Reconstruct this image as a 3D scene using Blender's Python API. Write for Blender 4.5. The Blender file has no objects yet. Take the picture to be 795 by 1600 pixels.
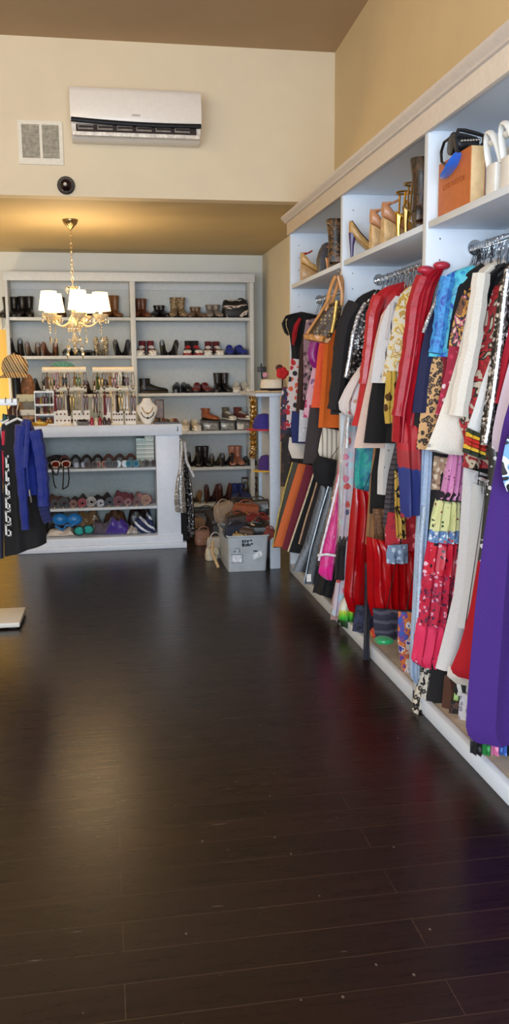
import bpy, bmesh, math, random
from math import sin, cos, pi, sqrt, radians
from mathutils import Vector, Matrix, Euler
random.seed(7)
S = bpy.context.scene
COL = S.collection

# ------------------------------------------------------------------ camera
F, CX, CY, H = 1376.0, 397.5, 800.0, 1.5
_D = Vector((162 - CX, 581 - CY, F)).normalized()
_R = Vector((8700 - CX, 517 - CY, F)); _R = (_R - _D * _R.dot(_D)).normalized()
_U = _R.cross(_D)
if _U.y > 0: _U = -_U
EYE = Vector((0, 0, H))
def ray(px, py):
    v = Vector((px - CX, py - CY, F))
    return Vector((_R.dot(v), _D.dot(v), _U.dot(v)))
def at(px, py, Y):                       # point of the photo at depth Y
    r = ray(px, py); return EYE + r * (Y / r.y)
def atx(px, py, X):
    r = ray(px, py); return EYE + r * (X / r.x)
def atz(px, py, Z):
    r = ray(px, py); return EYE + r * ((Z - H) / r.z)
cd = bpy.data.cameras.new('camera'); cam = bpy.data.objects.new('camera', cd); COL.objects.link(cam)
cd.sensor_fit = 'VERTICAL'; cd.sensor_height = 36; cd.lens = 36 * F / 1600; cd.clip_start = .05
mx = Matrix(((_R.x, -_R.y, -_R.z, 0), (_D.x, -_D.y, -_D.z, 0), (_U.x, -_U.y, -_U.z, H), (0, 0, 0, 1)))
cam.matrix_world = mx
S.camera = cam

# ------------------------------------------------------------------ materials
def lin(c):
    out = []
    for v in c[:3]:
        v /= 255.0
        out.append(v / 12.92 if v <= .04045 else ((v + .055) / 1.055) ** 2.4)
    return (*out, 1.0)
_mats = {}
class NT:
    def __init__(s, name):
        s.m = bpy.data.materials.new(name); s.m.use_nodes = True
        s.t = s.m.node_tree; s.b = s.t.nodes['Principled BSDF']; s.co = None
    def n(s, typ, **kw):
        o = s.t.nodes.new(typ)
        for k, v in kw.items():
            if k in o.inputs: o.inputs[k].default_value = v
            else: setattr(o, k, v)
        return o
    def l(s, a, b): s.t.links.new(a, b)
    def coord(s, scale=(1, 1, 1), rot=(0, 0, 0)):
        tc = s.n('ShaderNodeTexCoord'); mp = s.n('ShaderNodeMapping')
        mp.inputs['Scale'].default_value = scale; mp.inputs['Rotation'].default_value = rot
        s.l(tc.outputs['Object'], mp.inputs['Vector']); return mp.outputs['Vector']
    def ramp(s, fac, stops, interp='LINEAR'):
        r = s.n('ShaderNodeValToRGB'); e = r.color_ramp.elements; r.color_ramp.interpolation = interp
        while len(e) < len(stops): e.new(.5)
        for el, (p, c) in zip(e, stops): el.position = p; el.color = lin(c)
        s.l(fac, r.inputs['Fac']); return r.outputs['Color']
    def bump(s, h, strength=.3, dist=.01):
        b = s.n('ShaderNodeBump'); b.inputs['Strength'].default_value = strength; b.inputs['Distance'].default_value = dist
        s.l(h, b.inputs['Height']); s.l(b.outputs['Normal'], s.b.inputs['Normal'])
    def set(s, **kw):
        for k, v in kw.items(): s.b.inputs[k].default_value = v
def plain(c, rough=.6, metal=0, vary=.12, bump=.0, scale=40, sheen=0, coat=0, trans=0):
    key = ('p', c, rough, metal, vary, bump, scale, sheen, coat, trans)
    if key in _mats: return _mats[key]
    t = NT('paint'); t.set(Roughness=rough, Metallic=metal)
    if sheen: t.set(**{'Sheen Weight': sheen})
    if coat: t.set(**{'Coat Weight': coat, 'Coat Roughness': .15})
    if trans: t.set(**{'Transmission Weight': trans})
    nz = t.n('ShaderNodeTexNoise', Scale=scale, Detail=3.0); t.l(t.coord(), nz.inputs['Vector'])
    lo = tuple(max(0, v * (1 - vary)) for v in c); hi = tuple(min(255, v * (1 + vary)) for v in c)
    t.l(t.ramp(nz.outputs['Fac'], [(.3, lo), (.7, hi)]), t.b.inputs['Base Color'])
    if bump: t.bump(nz.outputs['Fac'], bump, .004)
    _mats[key] = t.m; return t.m
def fabric(c, rough=.85, vary=.06):
    return plain(c, rough, 0, vary, .25, 160, .04)
def satin(c): return plain(c, .32, 0, .05, .5, 32, .2)
def leather(c): return plain(c, .38, 0, .07, .55, 45, 0, .15)
def blotch(stops, scale=18, rough=.75, detail=2.0, interp='CONSTANT', dist=1.2, aniso=(1, 1, 1)):
    key = ('b', tuple(stops), scale, rough, detail, interp, aniso)
    if key in _mats: return _mats[key]
    t = NT('print'); t.set(Roughness=rough)
    nz = t.n('ShaderNodeTexNoise', Scale=scale, Detail=detail, Distortion=dist); t.l(t.coord(aniso), nz.inputs['Vector'])
    t.l(t.ramp(nz.outputs['Fac'], stops, interp), t.b.inputs['Base Color'])
    _mats[key] = t.m; return t.m
def cells(bg, cols, scale=28, size=.3, rough=.75, rand=1.0):      # scattered motifs of several colours on a ground
    key = ('c', bg, tuple(cols), scale, size, rough, rand)
    if key in _mats: return _mats[key]
    t = NT('floral'); t.set(Roughness=rough)
    nz = t.n('ShaderNodeTexNoise', Scale=scale * 1.5, Detail=1.0)
    co = t.coord(); t.l(co, nz.inputs['Vector'])
    mxv = t.n('ShaderNodeVectorMath', operation='MULTIPLY_ADD'); t.l(nz.outputs['Color'], mxv.inputs[0])
    mxv.inputs[1].default_value = (.012, .012, .012); t.l(co, mxv.inputs[2])
    vo = t.n('ShaderNodeTexVoronoi', Scale=scale, Randomness=rand); t.l(mxv.outputs[0], vo.inputs['Vector'])
    sp = t.n('ShaderNodeSeparateColor'); t.l(vo.outputs['Color'], sp.inputs[0])
    k = len(cols); colr = t.ramp(sp.outputs[0], [(i / k, c) for i, c in enumerate(cols)], 'CONSTANT')
    th = t.n('ShaderNodeMath', operation='LESS_THAN'); t.l(vo.outputs['Distance'], th.inputs[0]); th.inputs[1].default_value = size
    mix = t.n('ShaderNodeMix', data_type='RGBA'); t.l(th.outputs[0], mix.inputs['Factor'])
    mix.inputs[6].default_value = lin(bg); t.l(colr, mix.inputs[7])
    t.l(mix.outputs[2], t.b.inputs['Base Color']); _mats[key] = t.m; return t.m
def leopard(bg=(196, 150, 98), spot=(40, 24, 16), scale=55):
    key = ('l', bg, spot, scale)
    if key in _mats: return _mats[key]
    t = NT('leopard'); t.set(Roughness=.7)
    co = t.coord(); nz = t.n('ShaderNodeTexNoise', Scale=scale, Detail=1.0); t.l(co, nz.inputs['Vector'])
    mxv = t.n('ShaderNodeVectorMath', operation='MULTIPLY_ADD'); t.l(nz.outputs['Color'], mxv.inputs[0])
    mxv.inputs[1].default_value = (.014, .014, .014); t.l(co, mxv.inputs[2])
    vo = t.n('ShaderNodeTexVoronoi', Scale=scale); t.l(mxv.outputs[0], vo.inputs['Vector'])
    mid = tuple(v * .72 for v in bg)
    t.l(t.ramp(vo.outputs['Distance'], [(0, mid), (.22, spot), (.5, bg)], 'CONSTANT'), t.b.inputs['Base Color'])
    _mats[key] = t.m; return t.m
def sequin(dark, lite, scale=120, metal=.7, rough=.22):
    key = ('s', dark, lite, scale, metal, rough)
    if key in _mats: return _mats[key]
    t = NT('sequins'); t.set(Roughness=rough, Metallic=metal)
    vo = t.n('ShaderNodeTexVoronoi', Scale=scale); t.l(t.coord(), vo.inputs['Vector'])
    sp = t.n('ShaderNodeSeparateColor'); t.l(vo.outputs['Color'], sp.inputs[0])
    t.l(t.ramp(sp.outputs[0], [(.0, dark), (.62, dark), (.8, lite), (1, (255, 255, 255))]), t.b.inputs['Base Color'])
    t.bump(sp.outputs[1], .9, .006); _mats[key] = t.m; return t.m
def stripes(cols, freq=30, axis=2, rough=.8, wob=.0, rot=0):
    key = ('st', tuple(cols), freq, axis, rough, wob, rot)
    if key in _mats: return _mats[key]
    t = NT('stripes'); t.set(Roughness=rough)
    co = t.coord((1, 1, 1), (0, rot, 0)); sp = t.n('ShaderNodeSeparateXYZ'); t.l(co, sp.inputs[0])
    m = t.n('ShaderNodeMath', operation='MULTIPLY_ADD'); t.l(sp.outputs[axis], m.inputs[0]); m.inputs[1].default_value = freq
    if wob:
        nz = t.n('ShaderNodeTexNoise', Scale=14.0); t.l(co, nz.inputs['Vector'])
        w = t.n('ShaderNodeMath', operation='MULTIPLY'); t.l(nz.outputs['Fac'], w.inputs[0]); w.inputs[1].default_value = wob; t.l(w.outputs[0], m.inputs[2])
    fr = t.n('ShaderNodeMath', operation='FRACT'); t.l(m.outputs[0], fr.inputs[0])
    k = len(cols); t.l(t.ramp(fr.outputs[0], [(i / k, c) for i, c in enumerate(cols)], 'CONSTANT'), t.b.inputs['Base Color'])
    _mats[key] = t.m; return t.m
def zbands(stops, z0, z1, rough=.75, interp='CONSTANT', wob=.0):          # dyed bands running down a garment (its own colours)
    t = NT('bands'); t.set(Roughness=rough)
    tc = t.n('ShaderNodeTexCoord'); sp = t.n('ShaderNodeSeparateXYZ'); t.l(tc.outputs['Object'], sp.inputs[0])
    mr = t.n('ShaderNodeMapRange'); mr.inputs[1].default_value = z0; mr.inputs[2].default_value = z1; src = sp.outputs[2]
    if wob:
        nz = t.n('ShaderNodeTexNoise', Scale=16.0); t.l(tc.outputs['Object'], nz.inputs['Vector'])
        w = t.n('ShaderNodeMath', operation='MULTIPLY_ADD'); t.l(nz.outputs['Fac'], w.inputs[0]); w.inputs[1].default_value = wob; t.l(src, w.inputs[2]); src = w.outputs[0]
    t.l(src, mr.inputs[0]); t.l(t.ramp(mr.outputs[0], stops, interp), t.b.inputs['Base Color']); return t.m
def glass(c=(255, 255, 255), rough=.03, ior=1.45):
    key = ('g', c, rough)
    if key in _mats: return _mats[key]
    t = NT('glass'); t.set(Roughness=rough, IOR=ior, **{'Transmission Weight': 1.0, 'Base Color': lin(c)}); _mats[key] = t.m; return t.m
def film():                                                              # clear garment-bag plastic
    if 'film' in _mats: return _mats['film']
    t = NT('plastic_film'); nt = t.t
    tr = t.n('ShaderNodeBsdfTransparent'); gl = t.n('ShaderNodeBsdfGlossy', Roughness=.18)
    fr = t.n('ShaderNodeLayerWeight', Blend=.35); mixs = t.n('ShaderNodeMixShader')
    nz = t.n('ShaderNodeTexNoise', Scale=22.0, Detail=4.0); t.l(t.coord((1, 1, .35)), nz.inputs['Vector'])
    bp = t.n('ShaderNodeBump'); bp.inputs['Strength'].default_value = 1.0; bp.inputs['Distance'].default_value = .03; t.l(nz.outputs['Fac'], bp.inputs['Height'])
    t.l(bp.outputs[0], gl.inputs['Normal']); t.l(bp.outputs[0], fr.inputs['Normal'])
    mm = t.n('ShaderNodeMath', operation='MULTIPLY_ADD'); t.l(fr.outputs['Facing'], mm.inputs[0]); mm.inputs[1].default_value = .4; mm.inputs[2].default_value = .03
    t.l(mm.outputs[0], mixs.inputs[0]); t.l(tr.outputs[0], mixs.inputs[1]); t.l(gl.outputs[0], mixs.inputs[2])
    t.l(mixs.outputs[0], nt.nodes['Material Output'].inputs['Surface']); _mats['film'] = t.m; return t.m
def emit(c, strength):
    t = NT('lit'); t.set(**{'Base Color': lin(c), 'Emission Color': lin(c), 'Emission Strength': strength, 'Roughness': .8}); return t.m

BLACK = fabric((16, 14, 16)); CHROME = plain((215, 218, 222), .12, 1, .03); GOLD = plain((205, 160, 70), .25, 1, .1)
WHITE = plain((226, 229, 234), .45, 0, .015, .03, 30)
CREAM = plain((232, 222, 202), .6, 0, .04)

# ------------------------------------------------------------------ mesh helpers
class MB:
    def __init__(s): s.v = []; s.f = []
    def add(s, v, f):
        k = len(s.v); s.v += [Vector(p) for p in v]; s.f += [tuple(i + k for i in q) for q in f]; return s
    def box(s, a, b):
        x0, y0, z0 = a; x1, y1, z1 = b
        return s.add([(x0, y0, z0), (x1, y0, z0), (x1, y1, z0), (x0, y1, z0), (x0, y0, z1), (x1, y0, z1), (x1, y1, z1), (x0, y1, z1)],
                     [(0, 3, 2, 1), (4, 5, 6, 7), (0, 1, 5, 4), (1, 2, 6, 5), (2, 3, 7, 6), (3, 0, 4, 7)])
    def rings(s, rings, cap=True, closed=False):
        n = len(rings[0]); v = [p for r in rings for p in r]; f = []
        m = len(rings)
        for i in range(m if closed else m - 1):
            a = i * n; b = ((i + 1) % m) * n
            for j in range(n):
                k = (j + 1) % n; f.append((a + j, a + k, b + k, b + j))
        if cap and not closed: f.append(tuple(range(n - 1, -1, -1))); f.append(tuple((m - 1) * n + j for j in range(n)))
        return s.add(v, f)
    def tube(s, pts, r, n=7, closed=False, flat=1.0):
        pts = [Vector(p) for p in pts]; m = len(pts); rr = r if isinstance(r, (list, tuple)) else [r] * m
        rings = []; up = None
        for i, p in enumerate(pts):
            if closed: t = (pts[(i + 1) % m] - pts[i - 1]).normalized()
            else: t = (pts[min(i + 1, m - 1)] - pts[max(i - 1, 0)]).normalized()
            if up is None: up = Vector((0, 0, 1)) if abs(t.z) < .9 else Vector((1, 0, 0))
            a = t.cross(up)
            if a.length < 1e-4: a = t.cross(Vector((0, 1, 0.1)))
            a.normalize(); b = a.cross(t).normalized(); up = b
            rings.append([p + a * (rr[i] * cos(2 * pi * j / n)) + b * (rr[i] * flat * sin(2 * pi * j / n)) for j in range(n)])
        return s.rings(rings, True, closed)
    def lathe(s, prof, c=(0, 0, 0), n=16, sx=1, sy=1):
        c = Vector(c)
        return s.rings([[c + Vector((r * sx * cos(2 * pi * j / n), r * sy * sin(2 * pi * j / n), z)) for j in range(n)] for r, z in prof])
    def ball(s, c, r, n=10, sx=1, sy=1, sz=1):
        return s.lathe([(max(1e-4, r * sin(pi * i / n)), -r * sz * cos(pi * i / n)) for i in range(n + 1)], c, n + 2, sx, sy)
    def xf(s, m):
        s.v = [m @ p for p in s.v]; return s
    def mesh(s, name, bevel=0, seg=2, smooth=True):
        me = bpy.data.meshes.new(name); me.from_pydata([tuple(p) for p in s.v], [], s.f)
        bm = bmesh.new(); bm.from_mesh(me); bmesh.ops.recalc_face_normals(bm, faces=bm.faces)
        if bevel:
            ed = [e for e in bm.edges if len(e.link_faces) == 2 and e.calc_face_angle(0) > .9]
            bmesh.ops.bevel(bm, geom=ed, offset=bevel, segments=seg, affect='EDGES', clamp_overlap=True, profile=.5)
        bm.to_mesh(me); bm.free()
        if smooth:
            me.shade_smooth() if hasattr(me, 'shade_smooth') else None
            try: me.set_sharp_from_angle(angle=radians(40))
            except Exception: pass
        return me
_W = {}
def obj(name, mb, mat, parent=None, origin=None, bevel=0, label=None, seg=2):
    if origin is None and parent is None:
        xs = [p.x for p in mb.v]; ys = [p.y for p in mb.v]; zs = [p.z for p in mb.v]
        origin = Vector(((min(xs) + max(xs)) / 2, (min(ys) + max(ys)) / 2, min(zs)))
    elif origin is None: origin = _W[parent.name]
    origin = Vector(origin)
    mb.v = [p - origin for p in mb.v]
    me = mb.mesh(name, bevel, seg); me.materials.append(mat)
    o = bpy.data.objects.new(name, me); COL.objects.link(o)
    o.location = origin - (_W[parent.name] if parent else Vector((0, 0, 0)))
    if parent: o.parent = parent
    if label: o['label'] = label
    _W[o.name] = origin; return o
def tag(o, label, cat, group=None, kind=None):
    o['label'] = label; o['category'] = cat
    if group: o['group'] = group
    if kind: o['kind'] = kind
    return o
def thing(name, label, cat, loc=(0, 0, 0), group=None):
    o = bpy.data.objects.new(name, None); COL.objects.link(o); o.location = loc; o.empty_display_size = .05
    _W[o.name] = Vector(loc); return tag(o, label, cat, group)
def struct(name, mb, mat, bevel=0):
    o = obj(name, mb, mat, None, (0, 0, 0), bevel); o['kind'] = 'structure'; return o
def place(root, loc, rz=0, rx=0, ry=0, sc=1):
    root.location = loc; root.rotation_euler = (rx, ry, rz); root.scale = (sc, sc, sc); return root
def copy_thing(root, label, group=None):
    r = root.copy(); COL.objects.link(r); r['label'] = label
    if group: r['group'] = group
    for ch in root.children:
        c = ch.copy(); COL.objects.link(c); c.parent = r
        for g in ch.children:
            d = g.copy(); COL.objects.link(d); d.parent = c
    return r
def lerp(a, b, t): return a + (b - a) * t
def poly(pts, s):                            # point at fraction s (by height) along a list of points
    ds = [0.0]
    for a, b in zip(pts, pts[1:]): ds.append(ds[-1] + max((b - a).length, 1e-6))
    d = s * ds[-1]
    for i in range(len(pts) - 1):
        if d <= ds[i + 1] or i == len(pts) - 2:
            return pts[i].lerp(pts[i + 1], min(1, max(0, (d - ds[i]) / (ds[i + 1] - ds[i]))))
# ------------------------------------------------------------------ room shell
XR, YS, YB, ZA, XL, YF = 1.69, 6.48, 9.46, 2.70, -3.3, -1.3
def ceil_z(y): return 3.72 + (YS - y) * .045
def wallmat(c, b=.0): return plain(c, .75, 0, .012, b, 3)
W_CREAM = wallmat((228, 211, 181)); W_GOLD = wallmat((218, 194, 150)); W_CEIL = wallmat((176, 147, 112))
W_TAN = wallmat((214, 204, 182)); W_WHITE = wallmat((222, 224, 220)); W_YEL = wallmat((246, 202, 106))
t = NT('dark_planks')
co = t.coord((1, 1, 1), (0, 0, 0))
br = t.n('ShaderNodeTexBrick', Scale=1.0, offset=.37); t.l(co, br.inputs['Vector'])
br.inputs['Brick Width'].default_value = 1.25; br.inputs['Row Height'].default_value = .125; br.inputs['Mortar Size'].default_value = .0012
br.inputs['Color1'].default_value = lin((30, 14, 8)); br.inputs['Color2'].default_value = lin((42, 23, 14)); br.inputs['Mortar'].default_value = lin((74, 55, 42))
br.inputs['Bias'].default_value = -.2
nz = t.n('ShaderNodeTexNoise', Scale=1.0, Detail=6.0, Roughness=.6); t.l(t.coord((3.5, 60, 60)), nz.inputs['Vector'])
gr = t.ramp(nz.outputs['Fac'], [(.3, (170, 165, 162)), (.7, (255, 255, 255))])
m1 = t.n('ShaderNodeMix', data_type='RGBA', blend_type='MULTIPLY'); m1.inputs['Factor'].default_value = .8
t.l(br.outputs['Color'], m1.inputs[6]); t.l(gr, m1.inputs[7])
sc1 = t.n('ShaderNodeTexNoise', Scale=1.0, Detail=2.0); t.l(t.coord((6, 70, 1), (0, 0, .35)), sc1.inputs['Vector'])
sc2 = t.n('ShaderNodeTexVoronoi', Scale=9.0, Randomness=1.0); t.l(t.coord((1.4, 1, 1)), sc2.inputs['Vector'])
a = t.n('ShaderNodeMath', operation='GREATER_THAN'); t.l(sc1.outputs['Fac'], a.inputs[0]); a.inputs[1].default_value = .74
b_ = t.n('ShaderNodeMath', operation='LESS_THAN'); t.l(sc2.outputs['Distance'], b_.inputs[0]); b_.inputs[1].default_value = .05
ad = t.n('ShaderNodeMath', operation='MAXIMUM'); t.l(a.outputs[0], ad.inputs[0]); t.l(b_.outputs[0], ad.inputs[1])
fa = t.n('ShaderNodeMath', operation='MULTIPLY'); t.l(ad.outputs[0], fa.inputs[0]); fa.inputs[1].default_value = .5
m2 = t.n('ShaderNodeMix', data_type='RGBA'); t.l(fa.outputs[0], m2.inputs['Factor']); t.l(m1.outputs[2], m2.inputs[6]); m2.inputs[7].default_value = lin((120, 108, 98))
t.l(m2.outputs[2], t.b.inputs['Base Color'])
rr = t.n('ShaderNodeMapRange'); t.l(nz.outputs['Fac'], rr.inputs[0]); rr.inputs[3].default_value = .22; rr.inputs[4].default_value = .35
t.l(rr.outputs[0], t.b.inputs['Roughness']); t.bump(nz.outputs['Fac'], .05, .002)
t.set(**{'Specular IOR Level': .36})
FLOOR = t.m

struct('floor', MB().box((XL, YF, -.06), (XR + .1, YB + .1, 0)), FLOOR)
struct('wall_right', MB().box((XR, YF, 0), (XR + .1, YS, 4.4)), W_GOLD)
struct('wall_alcove_right', MB().box((XR, YS, 0), (XR + .1, YB + .1, ZA)), W_TAN)
struct('wall_back', MB().box((-.97, YB, 0), (XR, YB + .1, ZA)), W_WHITE)
p0 = at(0, 515, YB)
struct('wall_back_yellow', MB().box((XL, YB, 0), (-.97, YB + .1, p0.z)), W_YEL)
struct('wall_back_upper', MB().box((XL, YB, p0.z), (-.97, YB + .1, ZA)), W_WHITE)
struct('trim_1', MB().box((XL, YB - .03, p0.z), (-1.0, YB, p0.z + .16)), CREAM, .006)
struct('wall_soffit', MB().box((XL, YS, ZA), (XR, YS + .12, 4.3)), W_CREAM)
struct('ceiling_alcove', MB().box((XL, YS + .12, ZA), (XR, YB + .1, ZA + .1)), wallmat((192, 172, 130)))
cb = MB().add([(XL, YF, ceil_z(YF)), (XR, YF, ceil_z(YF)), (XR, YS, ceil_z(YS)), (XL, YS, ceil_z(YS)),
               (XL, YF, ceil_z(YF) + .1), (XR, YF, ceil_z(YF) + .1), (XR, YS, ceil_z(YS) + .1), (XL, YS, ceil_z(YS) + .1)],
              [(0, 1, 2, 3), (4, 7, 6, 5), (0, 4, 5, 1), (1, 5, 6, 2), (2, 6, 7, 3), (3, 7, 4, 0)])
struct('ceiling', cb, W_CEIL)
struct('wall_left', MB().box((XL - .1, YF, 0), (XL, YB + .1, 4.4)), W_CREAM)
# front wall with shop window openings behind the camera
fw = MB().box((XL, YF - .1, 0), (XR, YF, .45)).box((XL, YF - .1, 2.75), (XR, YF, 4.4)).box((XL, YF - .1, .45), (XL + .25, YF, 2.75)).box((XR - .25, YF - .1, .45), (XR, YF, 2.75)).box((-.95, YF - .1, .45), (-.75, YF, 2.75))
struct('wall_front', fw, W_CREAM)
for i, (x0, x1) in enumerate(((XL + .25, -.95), (-.75, XR - .25))):
    w = MB()
    for a, b in (((x0, .45), (x1, .5)), ((x0, 2.7), (x1, 2.75)), ((x0, .5), (x0 + .05, 2.7)), ((x1 - .05, .5), (x1, 2.7))):
        w.box((a[0], YF - .08, a[1]), (b[0], YF - .02, b[1]))
    struct('window_%d' % (i + 1), w, WHITE)

# ------------------------------------------------------------------ built-in wardrobe on the right
X0 = 1.335
wd = thing('built_in_wardrobe', 'long white built-in wardrobe with open bays along the right wall', 'wardrobe', (X0, 4.3, 0))
DIV = [2.30, 3.63, 4.95, 6.35]
t = NT('white_paint'); t.set(Roughness=.5, **{'Base Color': lin((220, 228, 238))}); PAINT = t.m
for y in DIV:
    far = y == 6.35
    m = MB().box((X0, y - .022, 0), (XR - .004, y + .022, 2.46))
    obj('divider', m, PAINT, wd, bevel=.002)
    h = MB()
    for k in range(26):
        for xx in (X0 + .06, XR - .09):
            h.lathe([(.0035, 0), (.0035, .001)], (0, 0, 0), 6)
            seg = h.v[-12:]
            M = Matrix.Translation((xx, y - .0225, .25 + k * .085)) @ Matrix.Rotation(pi / 2, 4, 'X')
            for q in seg: q[:] = M @ q
    obj('peg_holes', h, plain((70, 72, 75), .8), wd)
obj('back_panel', MB().box((XR - .012, DIV[0], .08), (XR - .002, DIV[-1], 2.46)), PAINT, wd)
obj('top_panel', MB().box((X0 + .0, DIV[0] - .02, 2.46), (XR - .002, DIV[-1] + .02, 2.485)), PAINT, wd)
BEIGE = plain((196, 182, 164), .55, 0, .06, 0, 12)
for a, b in zip(DIV, DIV[1:]):
    far = a > 4.9
    obj('bay_floor', MB().box((X0 + .03, a + .023, .035), (XR - .013, b - .023, .062)), BEIGE, wd, label='beige laminate bay floor')
    obj('shelf', MB().box((X0 + .006, a + .023, 2.075), (XR - .013, b - .023, 2.103)), PAINT, wd, bevel=.002)
    obj('nailing_strip', MB().box((XR - .03, a + .023, 2.34), (XR - .013, b - .023, 2.46)), PAINT, wd)
    r = obj('clothes_rail', MB().tube([(1.545, a + .024, 2.0), (1.545, b - .024, 2.0)], .013, 12), CHROME, wd, label='chrome clothes rail')
    for yy, d in ((a + .023, 1), (b - .023, -1)):
        fl = MB().tube([(1.545, yy, 2.0), (1.545, yy + .012 * d, 2.0)], .032, 16)
        fo = obj('rail_flange', fl, CHROME, None, _W[wd.name]); fo.parent = r; fo.location = (0, 0, 0)
    lr = obj('clothes_rail', MB().tube([(1.50, a + .024, 1.06), (1.50, b - .024, 1.06)], .013, 10), CHROME, wd, label='lower chrome clothes rail')
obj('base_curb', MB().box((X0, DIV[0], 0), (X0 + .03, DIV[-1], .068)), PAINT, wd, bevel=.003)
# crown: flat fascia with a stepped moulding above
def extr(prof, y0, y1):
    n = len(prof); return MB().rings([[Vector((x, y, z)) for x, z in prof] for y in (y0, y1)])
obj('fascia', extr([(X0 - .012, 2.452), (X0 + .01, 2.452), (X0 + .01, 2.56), (X0 - .012, 2.56)], DIV[0] - .02, 6.40), plain((214, 200, 184), .5, 0, .02), wd, bevel=.002)
obj('crown_moulding', extr([(X0 - .012, 2.535), (X0 - .022, 2.54), (X0 - .026, 2.55), (X0 - .045, 2.563), (X0 - .05, 2.58), (X0 + .02, 2.58), (X0 + .02, 2.535)], DIV[0] - .02, 6.43), plain((206, 194, 184), .5, 0, .02), wd)

# ------------------------------------------------------------------ back shoe shelving
YSF = 9.10
PS = plain((208, 213, 218), .55, 0, .02, .02, 30)
def px_x(px, Y=YSF): return at(px, 600, Y).x
ZS = [at(300, y, YSF).z for y in (496, 555, 614, 674, 731)] + [.12]
BX = [(at(14, 500, YSF).x, at(204, 500, YSF).x), (at(212, 500, YSF).x, at(394, 500, YSF).x - .02)]
xl, xr = at(6, 430, YSF).x, at(396, 430, YSF).x
ztop = at(200, 426, YSF).z
ss = thing('shoe_shelving', 'tall white two-bay shoe shelving against the alcove back wall', 'shelving', ((xl + xr) / 2, 9.28, 0))
for x0, x1 in ((xl, BX[0][0]), (BX[0][1], BX[1][0]), (BX[1][1], xr)):
    obj('upright', MB().box((x0, YSF, 0), (x1, YB - .02, ztop - .02)), PS, ss, bevel=.003)
obj('header', MB().box((xl - .01, YSF - .015, ztop - .085), (xr + .01, YSF + .02, ztop)), PS, ss, bevel=.004)
obj('back_panel', MB().box((xl, YB - .02, 0), (xr, YB - .004, ztop)), plain((200, 206, 208), .6, 0, .02), ss)
obj('top_board', MB().box((xl, YSF + .02, ztop - .03), (xr, YB - .02, ztop)), PS, ss)
for bx in BX:
    for z in ZS:
        obj('shelf', MB().box((bx[0] + .001, YSF + .01, z - .03), (bx[1] - .001, YB - .02, z)), PS, ss, bevel=.002)
    obj('nailing_strip', MB().box((bx[0], YB - .04, ztop - .14), (bx[1], YB - .02, ztop - .07)), PS, ss)

# ------------------------------------------------------------------ display counter
YC = 7.456
CW = plain((224, 229, 238), .4, 0, .015, .02, 25)
cx0, cx1 = -.76, .62
ct = thing('display_counter', 'white open-front display counter below the chandelier', 'counter', (-.1, 7.7, 0))
obj('countertop', MB().box((cx0 - .10, YC - .02, .968), (cx1 + .015, YC + .52, 1.062)), CW, ct, bevel=.006)
obj('end_post', MB().box((.412, YC, .11), (.612, YC + .48, .968)), CW, ct, bevel=.004)
obj('end_post', MB().box((cx0, YC, .11), (cx0 + .2, YC + .48, .968)), CW, ct, bevel=.004)
obj('base_plinth', MB().box((cx0, YC - .012, 0), (.625, YC + .48, .115)), CW, ct, bevel=.004)
obj('base_moulding', MB().box((cx0, YC - .03, 0), (.655, YC - .012, .05)).box((.625, YC - .012, 0), (.655, YC + .48, .05)), CW, ct, bevel=.006)
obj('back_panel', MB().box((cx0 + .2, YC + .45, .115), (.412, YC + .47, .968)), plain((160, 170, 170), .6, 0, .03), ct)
ZK = [at(150, 732, YC + .05).z, at(150, 793, YC + .05).z, .1155]
for z in ZK[:2]:
    obj('display_shelf', MB().box((cx0 + .201, YC + .03, z - .022), (.411, YC + .449, z)), plain((206, 212, 218), .4, 0, .02), ct, bevel=.002)
hk = MB().tube([at(277, 670, YC - .022) + Vector((.004 * sin(a), 0, .018 * cos(a))) for a in [k * pi / 6 for k in range(9)]], .003, 6)
obj('cup_hook', hk, plain((60, 62, 66), .4, .6), ct)

# ------------------------------------------------------------------ white display tower by the wardrobe
t0 = at(421, 760, 6.5).x; t1 = at(437, 760, 6.5).x
tw = thing('display_stand', 'narrow white display stand with open shelves left of the clothes', 'stand', (1.2, 6.85, 0))
TW = plain((196, 204, 216), .5, 0, .02)
obj('front_post', MB().box((t0, 6.48, 0), (t1, 6.52, 1.31)), TW, tw, bevel=.003)
obj('side_panel', MB().box((t1 - .02, 6.52, 0), (t1, 7.2, 1.31)), TW, tw)
bl = at(403.5, 700, 7.2).x
obj('rear_panel', MB().box((bl, 7.18, 0), (t1 - .02, 7.2, 1.31)), plain((176, 196, 216), .5, 0, .03), tw)
obj('top_board', MB().box((1.10, 6.46, 1.31), (1.348, 7.22, 1.335)), TW, tw, bevel=.003)
TZ = [at(410, 671, 7.0).z, at(410, 734, 7.0).z, at(410, 800, 7.0).z]
for z in TZ: obj('shelf', MB().box((bl, 6.55, z - .018), (t1 - .021, 7.178, z)), TW, tw)

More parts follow.
